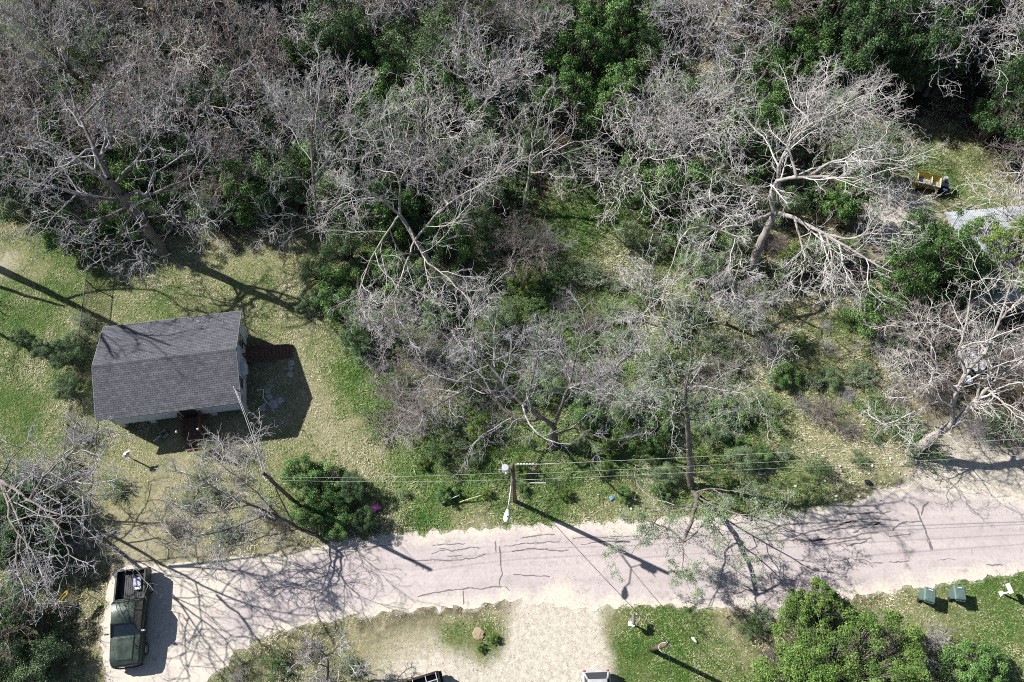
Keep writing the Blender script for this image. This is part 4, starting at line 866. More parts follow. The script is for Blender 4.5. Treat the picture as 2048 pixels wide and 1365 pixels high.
# two evergreen trees that stand out
t = leafy('juniper_tree', 6.6, 5.0, 5.2, 81, M['leaf_juniper'], 170, 330, .085, False, .2, BG, .15, .8)
t.location = P(1640, 1375); tag(t, 'big bushy yellow-green evergreen tree overhanging the road, bottom right', 'tree')
t = leafy('juniper_tree', 1.6, 1.5, 4.4, 82, M['leaf_juniper'], 30, 330, .08, False, .2, BG, .28, .8)
t.location = P(1600, 1215); tag(t, 'narrow pointed evergreen at the road edge, touching the big yellow-green tree', 'tree')
t = leafy('live_oak_tree', 4.6, 4.2, 6.0, 83, M['leaf_yellow'], 85, 300, .085, False, .55, BG, .16, .8)
t.location = P(1995, 560); tag(t, 'yellow-green live oak partly covering the metal shed roof', 'tree')
t = leafy('round_bush', 1.9, 1.8, 2.2, 84, M['leaf_privet'], 30, 420, .075, True, .2, BG, .3, .7)
t.location = P(1935, 1335); tag(t, 'dense round green bush on the lawn, bottom right', 'bush')
#@@OBJECTS
# ------------------------------------------------------------------ the house
def xform(mb, m): mb.v = [tuple(m @ Vector(p)) for p in mb.v]; return mb
hb = Vector((-18.39, 18.38, 0)); ang = R(7.65)               # south-east corner of the eaves
house = empty('house', hb, ang); tag(house, 'small pale house on piers with a grey shingled gable roof', 'house')
# local axes: x runs west -> east along the ridge (0 is the east eave end), y runs south -> north
HL, HW, EZ, RZ, OV, OG = 9.65, 6.97, 3.0, 4.12, .42, .33
WB = .62                                                     # bottom of the walls
x0, x1, y0, y1 = -HL + OG, -OG, OV, HW - OV
slope = (RZ - EZ) / (HW / 2)
def roof_z(y): return RZ - abs(y - HW / 2) * slope
mb = MB(); th = .11
for sgn in (0, 1):
    ya, yb = (0, HW / 2) if not sgn else (HW, HW / 2)
    mb.prism([(-HL, ya, EZ - th), (0, ya, EZ - th), (0, yb, RZ - th), (-HL, yb, RZ - th)], [(-HL, ya, EZ), (0, ya, EZ), (0, yb, RZ), (-HL, yb, RZ)])
m = mat('shingles', (.12, .12, .13), .9, 0, .2); g = G(m); co = g.coord()
mp = g.n('ShaderNodeMapping'); g.l(co, mp.inputs[0])
br = g.n('ShaderNodeTexBrick'); g.l(mp.outputs[0], br.inputs['Vector'])
br.inputs['Scale'].default_value = 1; br.inputs['Brick Width'].default_value = .33; br.inputs['Row Height'].default_value = .14
br.inputs['Mortar Size'].default_value = .012; br.inputs['Mortar Smooth'].default_value = .1
br.inputs['Color1'].default_value = (.105, .108, .128, 1); br.inputs['Color2'].default_value = (.155, .16, .185, 1); br.inputs['Mortar'].default_value = (.035, .034, .04, 1)
b2 = g.n('ShaderNodeTexBrick'); g.l(mp.outputs[0], b2.inputs['Vector'])
b2.inputs['Scale'].default_value = 1; b2.inputs['Brick Width'].default_value = .9; b2.inputs['Row Height'].default_value = .14; b2.offset = .37
b2.inputs['Mortar Size'].default_value = 0; b2.inputs['Bias'].default_value = -.25
b2.inputs['Color1'].default_value = (0, 0, 0, 1); b2.inputs['Color2'].default_value = (1, 1, 1, 1)
f = g.step(b2.outputs[0], .62, .95)
c = g.mix(g.math('MULTIPLY', f, .5), br.outputs[0], (.30, .305, .35))
c = g.mix(.5, c, g.ramp(g.noise(co, 1.3, 5, .7), [(.3, (.72, .72, .74)), (.7, (1.05, 1.05, 1.05))]), 'MULTIPLY')
c = g.mix(.55, c, g.ramp(g.noise(co, 40, 2, .6), [(.35, (.6, .6, .6)), (.6, (1, 1, 1))]), 'MULTIPLY')
g.color(c); g.bump(br.outputs[0], .6, .02)
roof = mb.build('roof', m, house)
mb = MB()
mb.loft([[(xx, HW / 2 - .17, RZ - .17 * slope + .004), (xx, HW / 2, RZ + .028), (xx, HW / 2 + .17, RZ - .17 * slope + .004), (xx, HW / 2, RZ - .03)] for xx in (-HL - .01, .01)])
mb.build('ridge_cap', m, roof)
mb = MB()
for s_ in (0, 1):
    ya, yb = (-.012, HW / 2) if not s_ else (HW + .012, HW / 2)
    for xx in (.012, -HL - .012):
        mb.prism([(xx - .012, ya, EZ - .16), (xx + .012, ya, EZ - .16), (xx + .012, yb, RZ - .16), (xx - .012, yb, RZ - .16)], [(xx - .012, ya, EZ - .005), (xx + .012, ya, EZ - .005), (xx + .012, yb, RZ - .005), (xx - .012, yb, RZ - .005)])
    mb.box((-HL / 2, -.014 if not s_ else HW + .014, EZ - .09), (HL, .02, .15))
mb.build('fascia', rough_mat('fascia_paint', (.24, .25, .28), (.30, .31, .34), 3, .7), roof)
mb = MB()                                                     # walls as one pentagonal shell
gz = roof_z(y0) - th - .02
sec = lambda xx: [(xx, y0, WB), (xx, y1, WB), (xx, y1, gz), (xx, HW / 2, RZ - th - .02), (xx, y0, gz)]
mb.loft([sec(x0), sec(x1)])
mb.build('wall', M['siding'], house)
mb = MB()                                                     # narrow corner boards and siding laps
for yy in (y0, y1):
    for xx in (x1 + .004, x0 - .004):
        mc = MB(); mc.box((xx, yy, (WB + gz) / 2), (.03, .1, gz - WB)); mc.build('corner_board', M['white_paint'], house)
for k in range(12):
    z = WB + .1 + k * .19
    mb.box((x1 + .006, HW / 2, z), (.014, y1 - y0 - .1, .016)); mb.box(((x0 + x1) / 2, y0 - .006, z), (x1 - x0 - .1, .014, .016))
mb.build('trim', M['white_paint'], house)
for xx in np.linspace(x0 + .25, x1 - .25, 5):
    for yy in (y0 + .2, HW / 2, y1 - .2):
        mb = MB(); mb.box((xx, yy, WB / 2), (.4, .4, WB - .01)); mb.build('pier', M['concrete'], house, .01)
def window(y, z, wd, hg):
    mb = MB(); xx = x1 + .02
    for dy in (-wd / 2, wd / 2): mb.box((xx, y + dy, z), (.06, .07, hg + .07))
    for dz in (-hg / 2, hg / 2): mb.box((xx, y, z + dz), (.062, wd, .07))
    mb.box((xx, y, z), (.04, wd, .04))
    f = mb.build('window', M['white_paint'], house, .006)
    mb = MB(); mb.box((x1 + .008, y, z), (.016, wd - .06, hg - .06)); mb.build('pane', M['glass_dark'], f)
window(HW - 1.9, 2.0, 1.1, 1.1); window(1.9, 2.0, .9, 1.1)
mb = MB(); mb.tube([(x1 - .02, HW - 1.05, 2.95), (x1 + .07, HW - 1.05, 2.95)], .12, 14); mb.build('gable_vent', M['black_metal'], house)
mb = MB(); mb.box((x1 + .2, 2.95, 1.85), (.4, .72, .55)); ac = mb.build('air_conditioner', M['white_plastic'], house, .03)
mb = MB()
for k in range(7): mb.box((x1 + .403, 2.95, 1.66 + k * .06), (.012, .6, .02))
mb.box((x1 + .2, 2.95, 1.55), (.5, .05, .05)); mb.build('grille', M['galv'], ac)
mb = MB(); mb.tube([(x1 + .03, 2.5, 1.7), (x1 + .05, 2.4, 1.3), (x1 + .04, 2.6, .9), (x1 + .02, 2.3, .7)], .015, 6); mb.build('hose', M['black_cable'], ac)
mb = MB(); mb.tube([(x1 + .08, .85, .9), (x1 + .08, .85, 3.1), (x1 + .08, .85, 3.75)], .035, 8); mast = mb.build('service_mast', M['galv'], house)
mb = MB(); mb.box((x1 + .09, .85, 1.55), (.16, .3, .55)); mb.build('meter_box', M['galv'], mast, .02)
# south porch with deck, posts, rails and door
pc = -4.05; pw = 1.45
mb = MB(); mb.box((pc, y0 - .08, 1.65), (1.0, .09, 2.05)); dr = mb.build('door', M['black_metal'], house, .01)
mb = MB(); mb.box((pc + .38, y0 - .15, 1.6), (.05, .05, .14)); mb.build('handle', M['chrome'], dr)
mb = MB()
for k in range(9): mb.box((pc - pw / 2 + .08 + k * .162, y0 - .78, .55), (.15, 1.5, .05))
deck = mb.build('porch_deck', M['brown_wood'], house)
for sx in (-1, 1):
    for yy in (y0 - .12, y0 - 1.46):
        mb = MB(); mb.box((pc + sx * pw / 2, yy, .78), (.1, .1, 1.56)); po = mb.build('porch_post', M['brown_wood'], house, .008)
        if yy < y0 - 1:
            mb = MB(); mb.box((pc + sx * pw / 2, yy, 1.59), (.1, .1, .05)); mb.loft([[(pc + sx * pw / 2 + a * r_, yy + b * r_, z) for a, b in ((-1, -1), (1, -1), (1, 1), (-1, 1))] for r_, z in ((.07, 1.62), (.065, 1.68), (.02, 1.73))]); mb.build('solar_cap', M['white_plastic'], po)
    mb = MB(); mb.box((pc + sx * pw / 2, y0 - .79, 1.5), (.09, 1.24, .05)); mb.box((pc + sx * pw / 2, y0 - .79, .72), (.05, 1.24, .05))
    for k in range(8): mb.box((pc + sx * pw / 2, y0 - .3 - k * .14, 1.1), (.035, .035, .74))
    mb.build('railing', M['brown_wood'], house)
for k in range(3):
    mb = MB(); mb.box((pc, y0 - 1.68 - k * .27, .42 - k * .14), (pw - .16, .28, .05)); mb.build('step', M['brown_wood'], house, .005)
# east stairs: landing, eight treads, stringers and rail
sy = HW - 2.35
mb = MB()
for k in range(7): mb.box((x1 + .12 + k * .145, sy, .92), (.135, .98, .04))
mb.build('landing', M['brown_wood'], house)
for sx in (.1, .95):
    for s_ in (-.46, .46):
        mb = MB(); mb.box((x1 + sx, sy + s_, .9), (.09, .09, 1.8)); mb.build('landing_post', M['brown_wood'], house)
mb = MB()
for s_ in (-.46,):
    mb.box((x1 + .52, sy + s_, 1.78), (.9, .08, .05)); mb.box((x1 + .52, sy + s_, 1.35), (.8, .05, .05))
mb.build('railing', M['brown_wood'], house)
for k in range(9):
    mb = MB(); mb.box((x1 + 1.2 + k * .235, sy + .02 * k, .84 - k * .09), (.25, .98, .045)); mb.build('step', M['brown_wood'], house, .005)
mb = MB()
for s_ in (-.44, .44):
    a = Vector((x1 + 1.05, sy + s_, .72)); b = Vector((x1 + 3.2, sy + s_ + .15, -.02)); mb.tube([a, b], .07, 4)
mb.build('stringer', M['brown_wood'], house)

hm = Matrix.Translation(hb) @ Matrix.Rotation(ang, 4, 'Z')
def on_roof(u, v):
    z = 3.5
    for _ in range(6):
        p = P(u, v, z); l = hm.inverted() @ p; z = roof_z(l.y)
    return Vector((p.x, p.y, z)), l.y
rr = random.Random(4)
for i, (u, v, L, a, wd) in enumerate([(300, 670, .38, .4, .03), (397, 644, .3, -.3, .025), (358, 664, .32, -.2, .03), (365, 655, .28, 1.2, .015), (428, 662, .3, 1.2, .012), (380, 690, .32, .9, .01), (390, 680, .36, .3, .01), (400, 742, .4, .5, .009), (208, 764, .42, .2, .009)]):
    p, ly = on_roof(u, v); sgn = -slope if ly > HW / 2 else slope
    mb = MB(); pts = []
    for k in range(5):
        t = (k / 4 - .5) * L; dx, dy = t * math.cos(a), t * math.sin(a) + .03 * math.sin(k * 2.1)
        pts.append(Vector((dx, dy, 0)))
    nrm = Matrix.Rotation(ang, 4, 'Z') @ Vector((0, -sgn, 1)).normalized()
    pts = [q - Vector((0, 0, 1)) * (nrm.x * q.x + nrm.y * q.y) / nrm.z + Vector((0, 0, wd + .03)) for q in pts]
    mb.tube(pts, wd, 6, wd * .5)
    if i < 4: mb.tube([pts[2], pts[2] + Vector((.08, .1, .06))], wd * .6, 5, wd * .3)
    o = mb.build('fallen_branch', M['twig_pale'] if i < 4 else M['twig_grey'], None, 0, True); o.location = p
    tag(o, ['grey stub of broken branch on the roof, westernmost of the thick pieces', 'thick broken twig on the roof close to its north eave', 'thick forked twig on the roof beside the branch shadow tip', 'short broken twig standing up on the roof near the north eave'][i] if i < 4 else 'thin dry twig lying on the roof shingles', 'twig', 'twigs fallen on the roof')

# ------------------------------------------------------------------ wire fence
fence = empty('wire_fence', P(158, 835)); tag(fence, 'long chain-link fence along the left yard, running north to south past the house', 'fence')
fa, fb2 = np.array(P(192, 556))[:2], np.array(P(158, 835))[:2]; fd = (fb2 - fa) / np.linalg.norm(fb2 - fa)
f0 = fa - fd * 3.6; FLn = 33.0; FH = 1.4; fo = np.array(P(158, 835))[:2]
def fp(t, z): q = f0 + fd * t - fo; return Vector((q[0], q[1], z))
nn = int(FLn / 2.28)
for k in range(nn + 1):
    mb = MB(); mb.tube([fp(k * 2.28, -.05), fp(k * 2.28, FH + .06)], .045, 8); mb.tube([fp(k * 2.28, FH + .06), fp(k * 2.28, FH + .1)], .045, 8, .01); mb.build('post', M['fence_wire'], fence)
mb = MB(); mb.tube([fp(0, FH), fp(nn * 2.28, FH)], .034, 6); mb.build('top_rail', M['fence_wire'], fence)
mb = MB(); q = .085; ln = nn * 2.28; t = -FH
V, F = [], []
nd = np.array([-fd[1], fd[0]])
while t < ln:
    for sgn in (1, -1):
        ta, tb = (t, t + FH); za, zb = (.03, FH) if sgn > 0 else (FH, .03)
        if ta < 0: za = za + (zb - za) * (0 - ta) / FH; ta = 0
        if tb > ln: zb = za + (zb - za) * (ln - ta) / (tb - ta); tb = ln
        if tb > ta:
            mb.tube([fp(ta, za), fp(tb, zb)], .008, 3)
    t += q * 1.9
mb.build('chain_link', M['fence_wire'], fence)

# yellow frame hung on the fence, and its weathered hinge side
yf = P(126, 1196, 1.45)
mb = MB(); L = []
for k in range(28):
    a = 2 * math.pi * k / 28; L.append(Vector((math.cos(a) * .13 * (1 + .2 * math.sin(a)), math.copysign(abs(math.sin(a)) ** .7, math.sin(a)) * .52, .02 * math.cos(3 * a))))
o = empty('yellow_frame', yf, R(-33)); tag(o, 'long yellow plastic frame hooked on the wire fence, left of the pickup truck', 'frame')
mb.loft([[p * s_ + Vector((0, 0, z)) for p in L] for s_, z in ((1, 0), (1, .09), (.93, .12), (.72, .12), (.5, .03), (.46, .0))], cap=False); mb.build('rim', M['yellow_paint'], o, 0, True)
mb = MB(); mb.box((0, .02, .02), (.05, .9, .03)); mb.box((.02, -.42, .06), (.2, .16, .05)); mb.build('bracket', M['yellow_paint'], o, .01)
mb = MB(); mb.tube([(.05, .45, .0), (.12, .6, -.1), (.16, .7, -.5), (.18, .72, -1.4)], .018, 6); mb.build('strap', M['black_cable'], o)

# ------------------------------------------------------------------ vehicles
def paint(name, c, spec=.6, rough=.25, metal=.3):
    m = mat(name, c, rough, metal, spec); g = G(m); n = g.noise(g.coord(), 2.2, 5, .7)
    g.color(g.mix(.6, g.mix(0, c, c), g.ramp(n, [(.35, (.55, .55, .55)), (.7, (1.2, 1.2, 1.2))]), 'MULTIPLY'))
    g.l(g.ramp(n, [(.3, (rough,) * 3), (.7, (rough + .25,) * 3)]), g.b.inputs['Roughness']); return m
def wheel(root, x, y, r, wd):
    mb = MB(); mb.tube([(x - wd / 2, y, r), (x - wd / 2 + .03, y, r), (x + wd / 2 - .03, y, r), (x + wd / 2, y, r)], r, 24)
    w_ = mb.build('wheel', M['rubber'], root, .03)
    mb = MB(); sx = 1 if x > 0 else -1; mb.tube([(x + sx * wd * .3, y, r), (x + sx * (wd / 2 + .012), y, r)], r * .6, 16); mb.build('rim', M['chrome'], w_, .01)
def section(y, hw, z0, z1, rnd=.12, top=.9):
    """body cross-section, nose points to -y"""
    return [(-hw * .94, y, z0), (-hw, y, z0 + .18), (-hw, y, z1 - rnd * 1.4), (-hw * .965, y, z1 - rnd * .5), (-hw * top, y, z1), (hw * top, y, z1), (hw * .965, y, z1 - rnd * .5), (hw, y, z1 - rnd * 1.4), (hw, y, z0 + .18), (hw * .94, y, z0)]
def pickup(loc, rz, pm, label, rack=False):
    root = empty('pickup_truck', loc, rz); tag(root, label, 'pickup truck')
    # length 5.8 m, nose at y = -2.9, tail at y = 2.9
    mb = MB()
    S = [section(-2.86, .78, .5, .98, .1), section(-2.78, .90, .42, 1.08), section(-2.5, .96, .4, 1.16), section(-2.0, .985, .4, 1.2), section(-1.2, .99, .4, 1.25), section(-.95, .99, .4, 1.26), section(1.02, .99, .4, 1.27), section(1.05, .99, .4, 1.27)]
    mb.loft(S); mb.build('body', pm, root, .03, True)
    mb = MB(); mb.prism([(-.55, -2.62, 1.12), (.55, -2.62, 1.12), (.6, -1.15, 1.24), (-.6, -1.15, 1.24)], [(-.47, -2.5, 1.2), (.47, -2.5, 1.2), (.54, -1.2, 1.31), (-.54, -1.2, 1.31)])
    hood = mb.build('hood', pm, root, .03)
    for sx in (-1, 1):
        mb = MB()
        for k in range(5): mb.box((sx * .78, -1.55 - k * .085, 1.225), (.2, .03, .03), rz=sx * .25)
        mb.build('hood_vent', M['black_metal'], hood)
    # cab: glasshouse and roof
    mb = MB(); z0 = 1.25
    b = [(-.90, -1.12, z0), (.90, -1.12, z0), (.93, 1.0, z0), (-.93, 1.0, z0)]
    t_ = [(-.70, -.36, 1.84), (.70, -.36, 1.84), (.72, .78, 1.86), (-.72, .78, 1.86)]
    mb.prism(b, t_); mb.build('glasshouse', M['glass_dark'], root, .02)
    mb = MB(); mb.loft([[(-.62, -.44, 1.83), (.62, -.44, 1.83), (.62, -.44, 1.86), (-.62, -.44, 1.86)], [(-.74, -.36, 1.83), (.74, -.36, 1.83), (.70, -.34, 1.90), (-.70, -.34, 1.90)], [(-.75, .2, 1.84), (.75, .2, 1.84), (.71, .2, 1.93), (-.71, .2, 1.93)], [(-.76, .78, 1.83), (.76, .78, 1.83), (.72, .76, 1.91), (-.72, .76, 1.91)], [(-.66, .84, 1.83), (.66, .84, 1.83), (.64, .84, 1.86), (-.64, .84, 1.86)]])
    mb.build('cab_roof', pm, root, .02, True)
    mb = MB()
    for sx in (-1, 1):
        mb.tube([(sx * .90, -1.12, z0), (sx * .70, -.38, 1.85)], .045, 6); mb.tube([(sx * .92, .98, z0), (sx * .72, .78, 1.86)], .07, 6); mb.tube([(sx * .93, .32, z0), (sx * .73, .28, 1.86)], .04, 6)
    mb.build('pillar', pm, root)
    for sx in (-1, 1):
        mb = MB(); mb.tube([(sx * .93, -.9, 1.3), (sx * 1.08, -.93, 1.36)], .025, 6); mb.box((sx * 1.14, -.93, 1.4), (.2, .09, .2)); mb.build('wing_mirror', pm if sx < 0 else M['galv'], root, .02)
        mb = MB(); mb.box((sx * .70, -2.84, .86), (.3, .08, .2)); mb.build('headlight', M['glass_dark'], root, .02)
        mb = MB(); mb.box((sx * .9, 2.905, .95), (.12, .03, .36)); mb.build('tail_light', mat('red_lens', (.35, .02, .02), .2), root)
        mb = MB()
        for yy in (-.02,): mb.box((sx * .998, yy, .95), (.012, 1.6, .03)); mb.box((sx * 1.0, .1, 1.12), (.02, .16, .03))
        mb.build('door_trim', M['black_metal'], root)
    mb = MB()
    for sx in (-.42, .42): mb.tube([(sx - .3, -1.02, 1.30), (sx + .25, -.92, 1.40)], .012, 4)
    mb.build('wiper', M['black_metal'], root)
    # open bed: floor with ribs, sides, headboard, tailgate
    mb = MB(); mb.box((0, 1.98, .66), (1.96, 1.86, .5)); mb.build('bed_floor', M['black_metal'], root, .01)
    mb = MB()
    for k in range(11): mb.box((-.7 + k * .14, 1.98, .918), (.07, 1.78, .016))
    mb.build('bed_liner', M['black_metal'], root)
    mb = MB()
    for sx in (-1, 1): mb.loft([[(sx * .84, y, .5), (sx * .99, y, .5), (sx * .99, y, 1.2), (sx * .96, y, 1.27), (sx * .84, y, 1.27)] for y in (1.06, 2.86)])
    mb.box((0, 1.09, 1.09), (1.7, .06, .36)); mb.build('bed_side', pm, root, .015)
    mb = MB(); mb.box((0, 2.87, .98), (1.72, .07, .54)); mb.build('tailgate', pm, root, .02)
    mb = MB(); mb.box((0, 2.98, .58), (1.9, .16, .2)); mb.build('rear_bumper', M['black_metal'], root, .03)
    mb = MB(); mb.loft([[(x * a, y, .42), (x * a, y, .7)] for a, x, y in ()] or [[(-.9, -2.78, .45), (-.9, -2.78, .68), (-.9, -2.9, .68), (-.9, -2.9, .45)], [(-.5, -2.92, .45), (-.5, -2.92, .68), (-.5, -3.0, .68), (-.5, -3.0, .45)], [(.5, -2.92, .45), (.5, -2.92, .68), (.5, -3.0, .68), (.5, -3.0, .45)], [(.9, -2.78, .45), (.9, -2.78, .68), (.9, -2.9, .68), (.9, -2.9, .45)]])
    mb.build('front_bumper', M['black_metal'], root, .02)
    mb = MB(); mb.box((0, -2.87, .84), (1.0, .06, .26)); mb.build('grille', M['black_metal'], root, .01)
    for sx in (-1, 1):
        for yy in (-1.95, 1.75): wheel(root, sx * .86, yy, .39, .27)
    if rack:
        mb = MB()
        for xx in (-.5, .45): mb.tube([(xx, 1.2, 1.34), (xx, 2.8, 1.34)], .03, 6)
        for yy in (1.3, 2.1, 2.75): mb.tube([(-.9, yy, 1.32), (.9, yy, 1.32)], .028, 6)
        mb.build('bed_rack', M['galv'], root)
    return root
tr = P(258, 1242); dgreen = paint('dark_green_paint', (.035, .055, .045), .5, .28, .2)
pk = pickup((-24.15, 4.72, 0), R(6.3), dgreen, 'dark green pickup truck parked on the gravel beside the fence')
def bed_point(x, y, z): return pk.matrix_basis @ Vector((x, y, z))
mb = MB(); mb.box((0, 0, .14), (.46, .52, .28)); o = mb.build('storage_box', rough_mat('blue_print', (.10, .12, .35), (.65, .66, .75), 9, .5), None, .01); o.location = bed_point(.42, 2.1, .93); o.rotation_euler = (0, 0, R(10)); tag(o, 'blue and white box lying in the bed of the dark green pickup', 'box')
mb = MB(); mb.box((0, 0, .1), (.4, .2, .2)); o = mb.build('white_box', M['white_plastic'], None, .01); o.location = bed_point(.45, 1.74, .93); o.rotation_euler = (0, 0, R(6)); tag(o, 'small white box in the pickup bed, against the blue and white box', 'box')
pickup(P(875, 1341, 1.27) - Vector((2.51, 1.75, 1.27)), R(-74), paint('brown_black_paint', (.035, .025, .02), .5, .3, .2), 'black-brown pickup with a rack over its bed, cut by the bottom edge', True)

def hatchback(loc, rz, pm, label):
    root = empty('car', loc, rz); tag(root, label, 'car')      # tail at +y
    mb = MB()
    mb.loft([section(-2.15, .7, .4, .8, .1), section(-2.0, .82, .34, .9), section(-1.3, .86, .3, .98), section(1.6, .87, .3, 1.02), section(2.02, .84, .34, 1.0), section(2.15, .74, .42, .9, .08)]); mb.build('body', pm, root, .03, True)
    mb = MB(); mb.prism([(-.80, -1.15, 1.0), (.80, -1.15, 1.0), (.78, 2.02, 1.0), (-.78, 2.02, 1.0)], [(-.60, -.35, 1.5), (.60, -.35, 1.5), (.58, 1.62, 1.48), (-.58, 1.62, 1.48)]); mb.build('glasshouse', M['glass_dark'], root, .03)
    mb = MB(); mb.loft([[(-.6, -.4, 1.49), (.6, -.4, 1.49), (.56, -.36, 1.53), (-.56, -.36, 1.53)], [(-.64, .4, 1.5), (.64, .4, 1.5), (.58, .4, 1.57), (-.58, .4, 1.57)], [(-.61, 1.62, 1.48), (.61, 1.62, 1.48), (.56, 1.6, 1.54), (-.56, 1.6, 1.54)]]); mb.build('roof', pm, root, .01, True)
    mb = MB()
    for sx in (-1, 1): mb.tube([(sx * .76, 2.0, 1.0), (sx * .60, 1.62, 1.5)], .06, 6); mb.tube([(sx * .8, -1.12, 1.0), (sx * .61, -.38, 1.5)], .04, 6)
    mb.build('pillar', pm, root)
    mb = MB()
    for sx in (-1, 1): mb.tube([(sx * .53, -.1, 1.57), (sx * .53, 1.4, 1.56)], .02, 6)
    mb.build('roof_rail', M['black_metal'], root)
    mb = MB(); mb.loft([[(x, 2.1 + yb - .03 * abs(x) * 2, .55), (x, 2.2 + yb - .08 * abs(x), .55), (x, 2.2 + yb - .08 * abs(x), .78), (x, 2.1 + yb - .03 * abs(x) * 2, .8)] for x, yb in ((-.8, -.06), (-.4, 0), (.4, 0), (.8, -.06))]); mb.build('rear_bumper', pm, root, .02)
    for sx in (-1, 1):
        mb = MB(); mb.box((sx * .72, 2.1, .9), (.16, .08, .2)); mb.build('tail_light', mat('red_lens', (.35, .02, .02), .2), root, .02)
        for yy in (-1.35, 1.35): wheel(root, sx * .76, yy, .32, .22)
    return root
hatchback(P(1188, 1334) + Vector((.1, -2.35, 0)), R(2), paint('silver_paint', (.60, .60, .62), .6, .25, .3), 'silver car cut by the bottom edge at the end of the pale driveway')

# ------------------------------------------------------------------ poles, street lamp, wires
pb = P(1030, 1003)
pole = empty('utility_pole', pb); tag(pole, 'brown wooden utility pole at the roadside carrying the street lamp and transformer', 'utility pole')
def up(z): return Vector((-.12 * z / 9.4 * 1.5, .0, z))
mb = MB(); mb.tube([up(-.3), up(3), up(6.5), up(9.3)], .15, 14, .115); mb.build('post', M['pole_wood'], pole, 0, True)
mb = MB(); c0 = up(8.4) + Vector((-.42, -.05, 0))
mb.tube([c0 + Vector((0, 0, -.2)), c0 + Vector((0, 0, .42))], .21, 20); tf = mb.build('transformer', M['galv'], pole, .03)
mb = MB(); mb.tube([c0 + Vector((0, 0, .42)), c0 + Vector((0, 0, .48))], .22, 20, .18); mb.build('lid', M['galv'], tf, .01)
for k in range(3):
    a = 2.2 + k * 1.3; q = c0 + Vector((math.cos(a) * .24, math.sin(a) * .24, .3)); mb = MB(); mb.tube([q, q + Vector((math.cos(a) * .16, math.sin(a) * .16, .18))], .045, 8, .02); mb.build('bushing', M['white_plastic'], tf)
mb = MB(); mb.box(up(8.3) + Vector((-.22, 0, 0)), (.3, .08, .1)); mb.build('bracket', M['galv'], tf)
mb = MB()
for k in range(6):
    q = up(9.2) + Vector((.32 + k * .17, .05, 0)); mb.tube([q - Vector((.05, 0, 0)), q, q + Vector((.05, 0, 0))], .075, 10, .05)
mb.tube([up(9.2) + Vector((.1, .05, 0)), up(9.2) + Vector((1.5, .05, 0))], .02, 6); mb.build('insulator', M['white_plastic'], pole)
mb = MB()
for z, sx in ((7.3, .22), (5.9, .2), (5.2, .2)): mb.tube([up(z), up(z) + Vector((sx, -.05, 0))], .03, 6); mb.tube([up(z) + Vector((sx, -.05, -.05)), up(z) + Vector((sx, -.05, .07))], .045, 8)
mb.build('wire_bracket', M['white_plastic'], pole)
lp = Vector((-.29, 9.76, 6.9)) - pb
a0 = up(6.6) + Vector((-.05, -.16, 0)); k1 = up(7.1) + Vector((-.12, -.7, .1)); arm = [a0, k1, k1.lerp(lp, .55) + Vector((0, 0, .12)), lp + Vector((.03, .5, .06))]
sl = empty('street_lamp', pb + a0); tag(sl, 'white cobra-head street lamp on a long arm from the wooden utility pole', 'street lamp')
mb = MB(); mb.tube([q - a0 for q in arm], .035, 10); mb.tube([up(7.9) + Vector((-.08, -.1, 0)) - a0, k1 - a0], .03, 8); mb.build('arm', M['galv'], sl, 0, True)
mb = MB(); S = []
for t, wd, hg in ((0, .06, .05), (.12, .11, .07), (.3, .17, .10), (.5, .19, .12), (.66, .165, .11), (.78, .09, .07), (.8, .03, .03)):
    q = lp - a0 + Vector((.03, .5, .06)) + Vector((-.12, -1, 0)).normalized() * t
    S.append([q + Vector((math.cos(a) * wd, 0, math.sin(a) * hg)) for a in np.linspace(0, 2 * math.pi, 13)[:-1]])
mb.loft(S); lh = mb.build('lamp_head', M['white_paint'], sl, 0, True)
mb = MB(); q = lp - a0 + Vector((.03, .03, .17)); mb.tube([q, q + Vector((0, 0, .07))], .04, 8); mb.build('photocell', M['black_metal'], lh)
# topped pole by the bush
pc0 = P(596, 1010); pol2 = empty('utility_pole', pc0); tag(pol2, 'plain brown wooden pole rising out of the leafy bush beside the road', 'utility pole')
mb = MB(); mb.tube([(0, 0, -.3), (.0, 0, 4), (0, 0, 8.4)], .14, 14, .11); mb.build('post', M['pole_wood'], pol2, 0, True)
mb = MB()
for z in (8.2, 7.9, 7.5): mb.tube([(0, -.14, z), (0, -.24, z)], .025, 6)
mb.build('wire_bracket', M['galv'], pol2)
pd = P(1303, 1300); pol3 = empty('utility_pole', pd); tag(pol3, 'short brown service pole with a coil of wire standing in the green lawn', 'utility pole')
mb = MB(); mb.tube([(0, 0, -.3), (.0, 0, 3), (0.0, 0, 5.2)], .15, 14, .115); mb.build('post', M['pole_wood'], pol3, 0, True)
mb = MB(); mb.tube([(0, 0, 4.9), (.22, .12, 5.0)], .03, 6); mb.tube([(.22, .12, 4.95), (.22, .12, 5.1)], .07, 8); mb.build('insulator', M['black_metal'], pol3)
mb = MB(); mb.tube([(.1 + math.cos(a) * .36, -.12 + math.sin(a) * .3, 4.2 + .15 * math.sin(a * 2)) for a in np.linspace(0, 6.1, 22)], .02, 5); mb.build('wire_coil', M['wire'], pol3)
def cable(a, b, sag, r=.014, m=None, label='', name='overhead_wire', n=26):
    a = Vector(a); b = Vector(b); mb = MB()
    mb.tube([a.lerp(b, t) - a - Vector((0, 0, sag * 4 * t * (1 - t))) for t in np.linspace(0, 1, n)], r, 5)
    o = mb.build(name, m or M['wire'], None, 0, True); o.location = a; tag(o, label, 'wire')
far = lambda u, v, z: P(u, v, z)
ptop = pb + up(9.2)
cable(ptop + Vector((1.5, .05, 0)), far(2230, 866, 8.6), .35, .011, None, 'topmost overhead wire running right from the white insulators of the lamp pole')
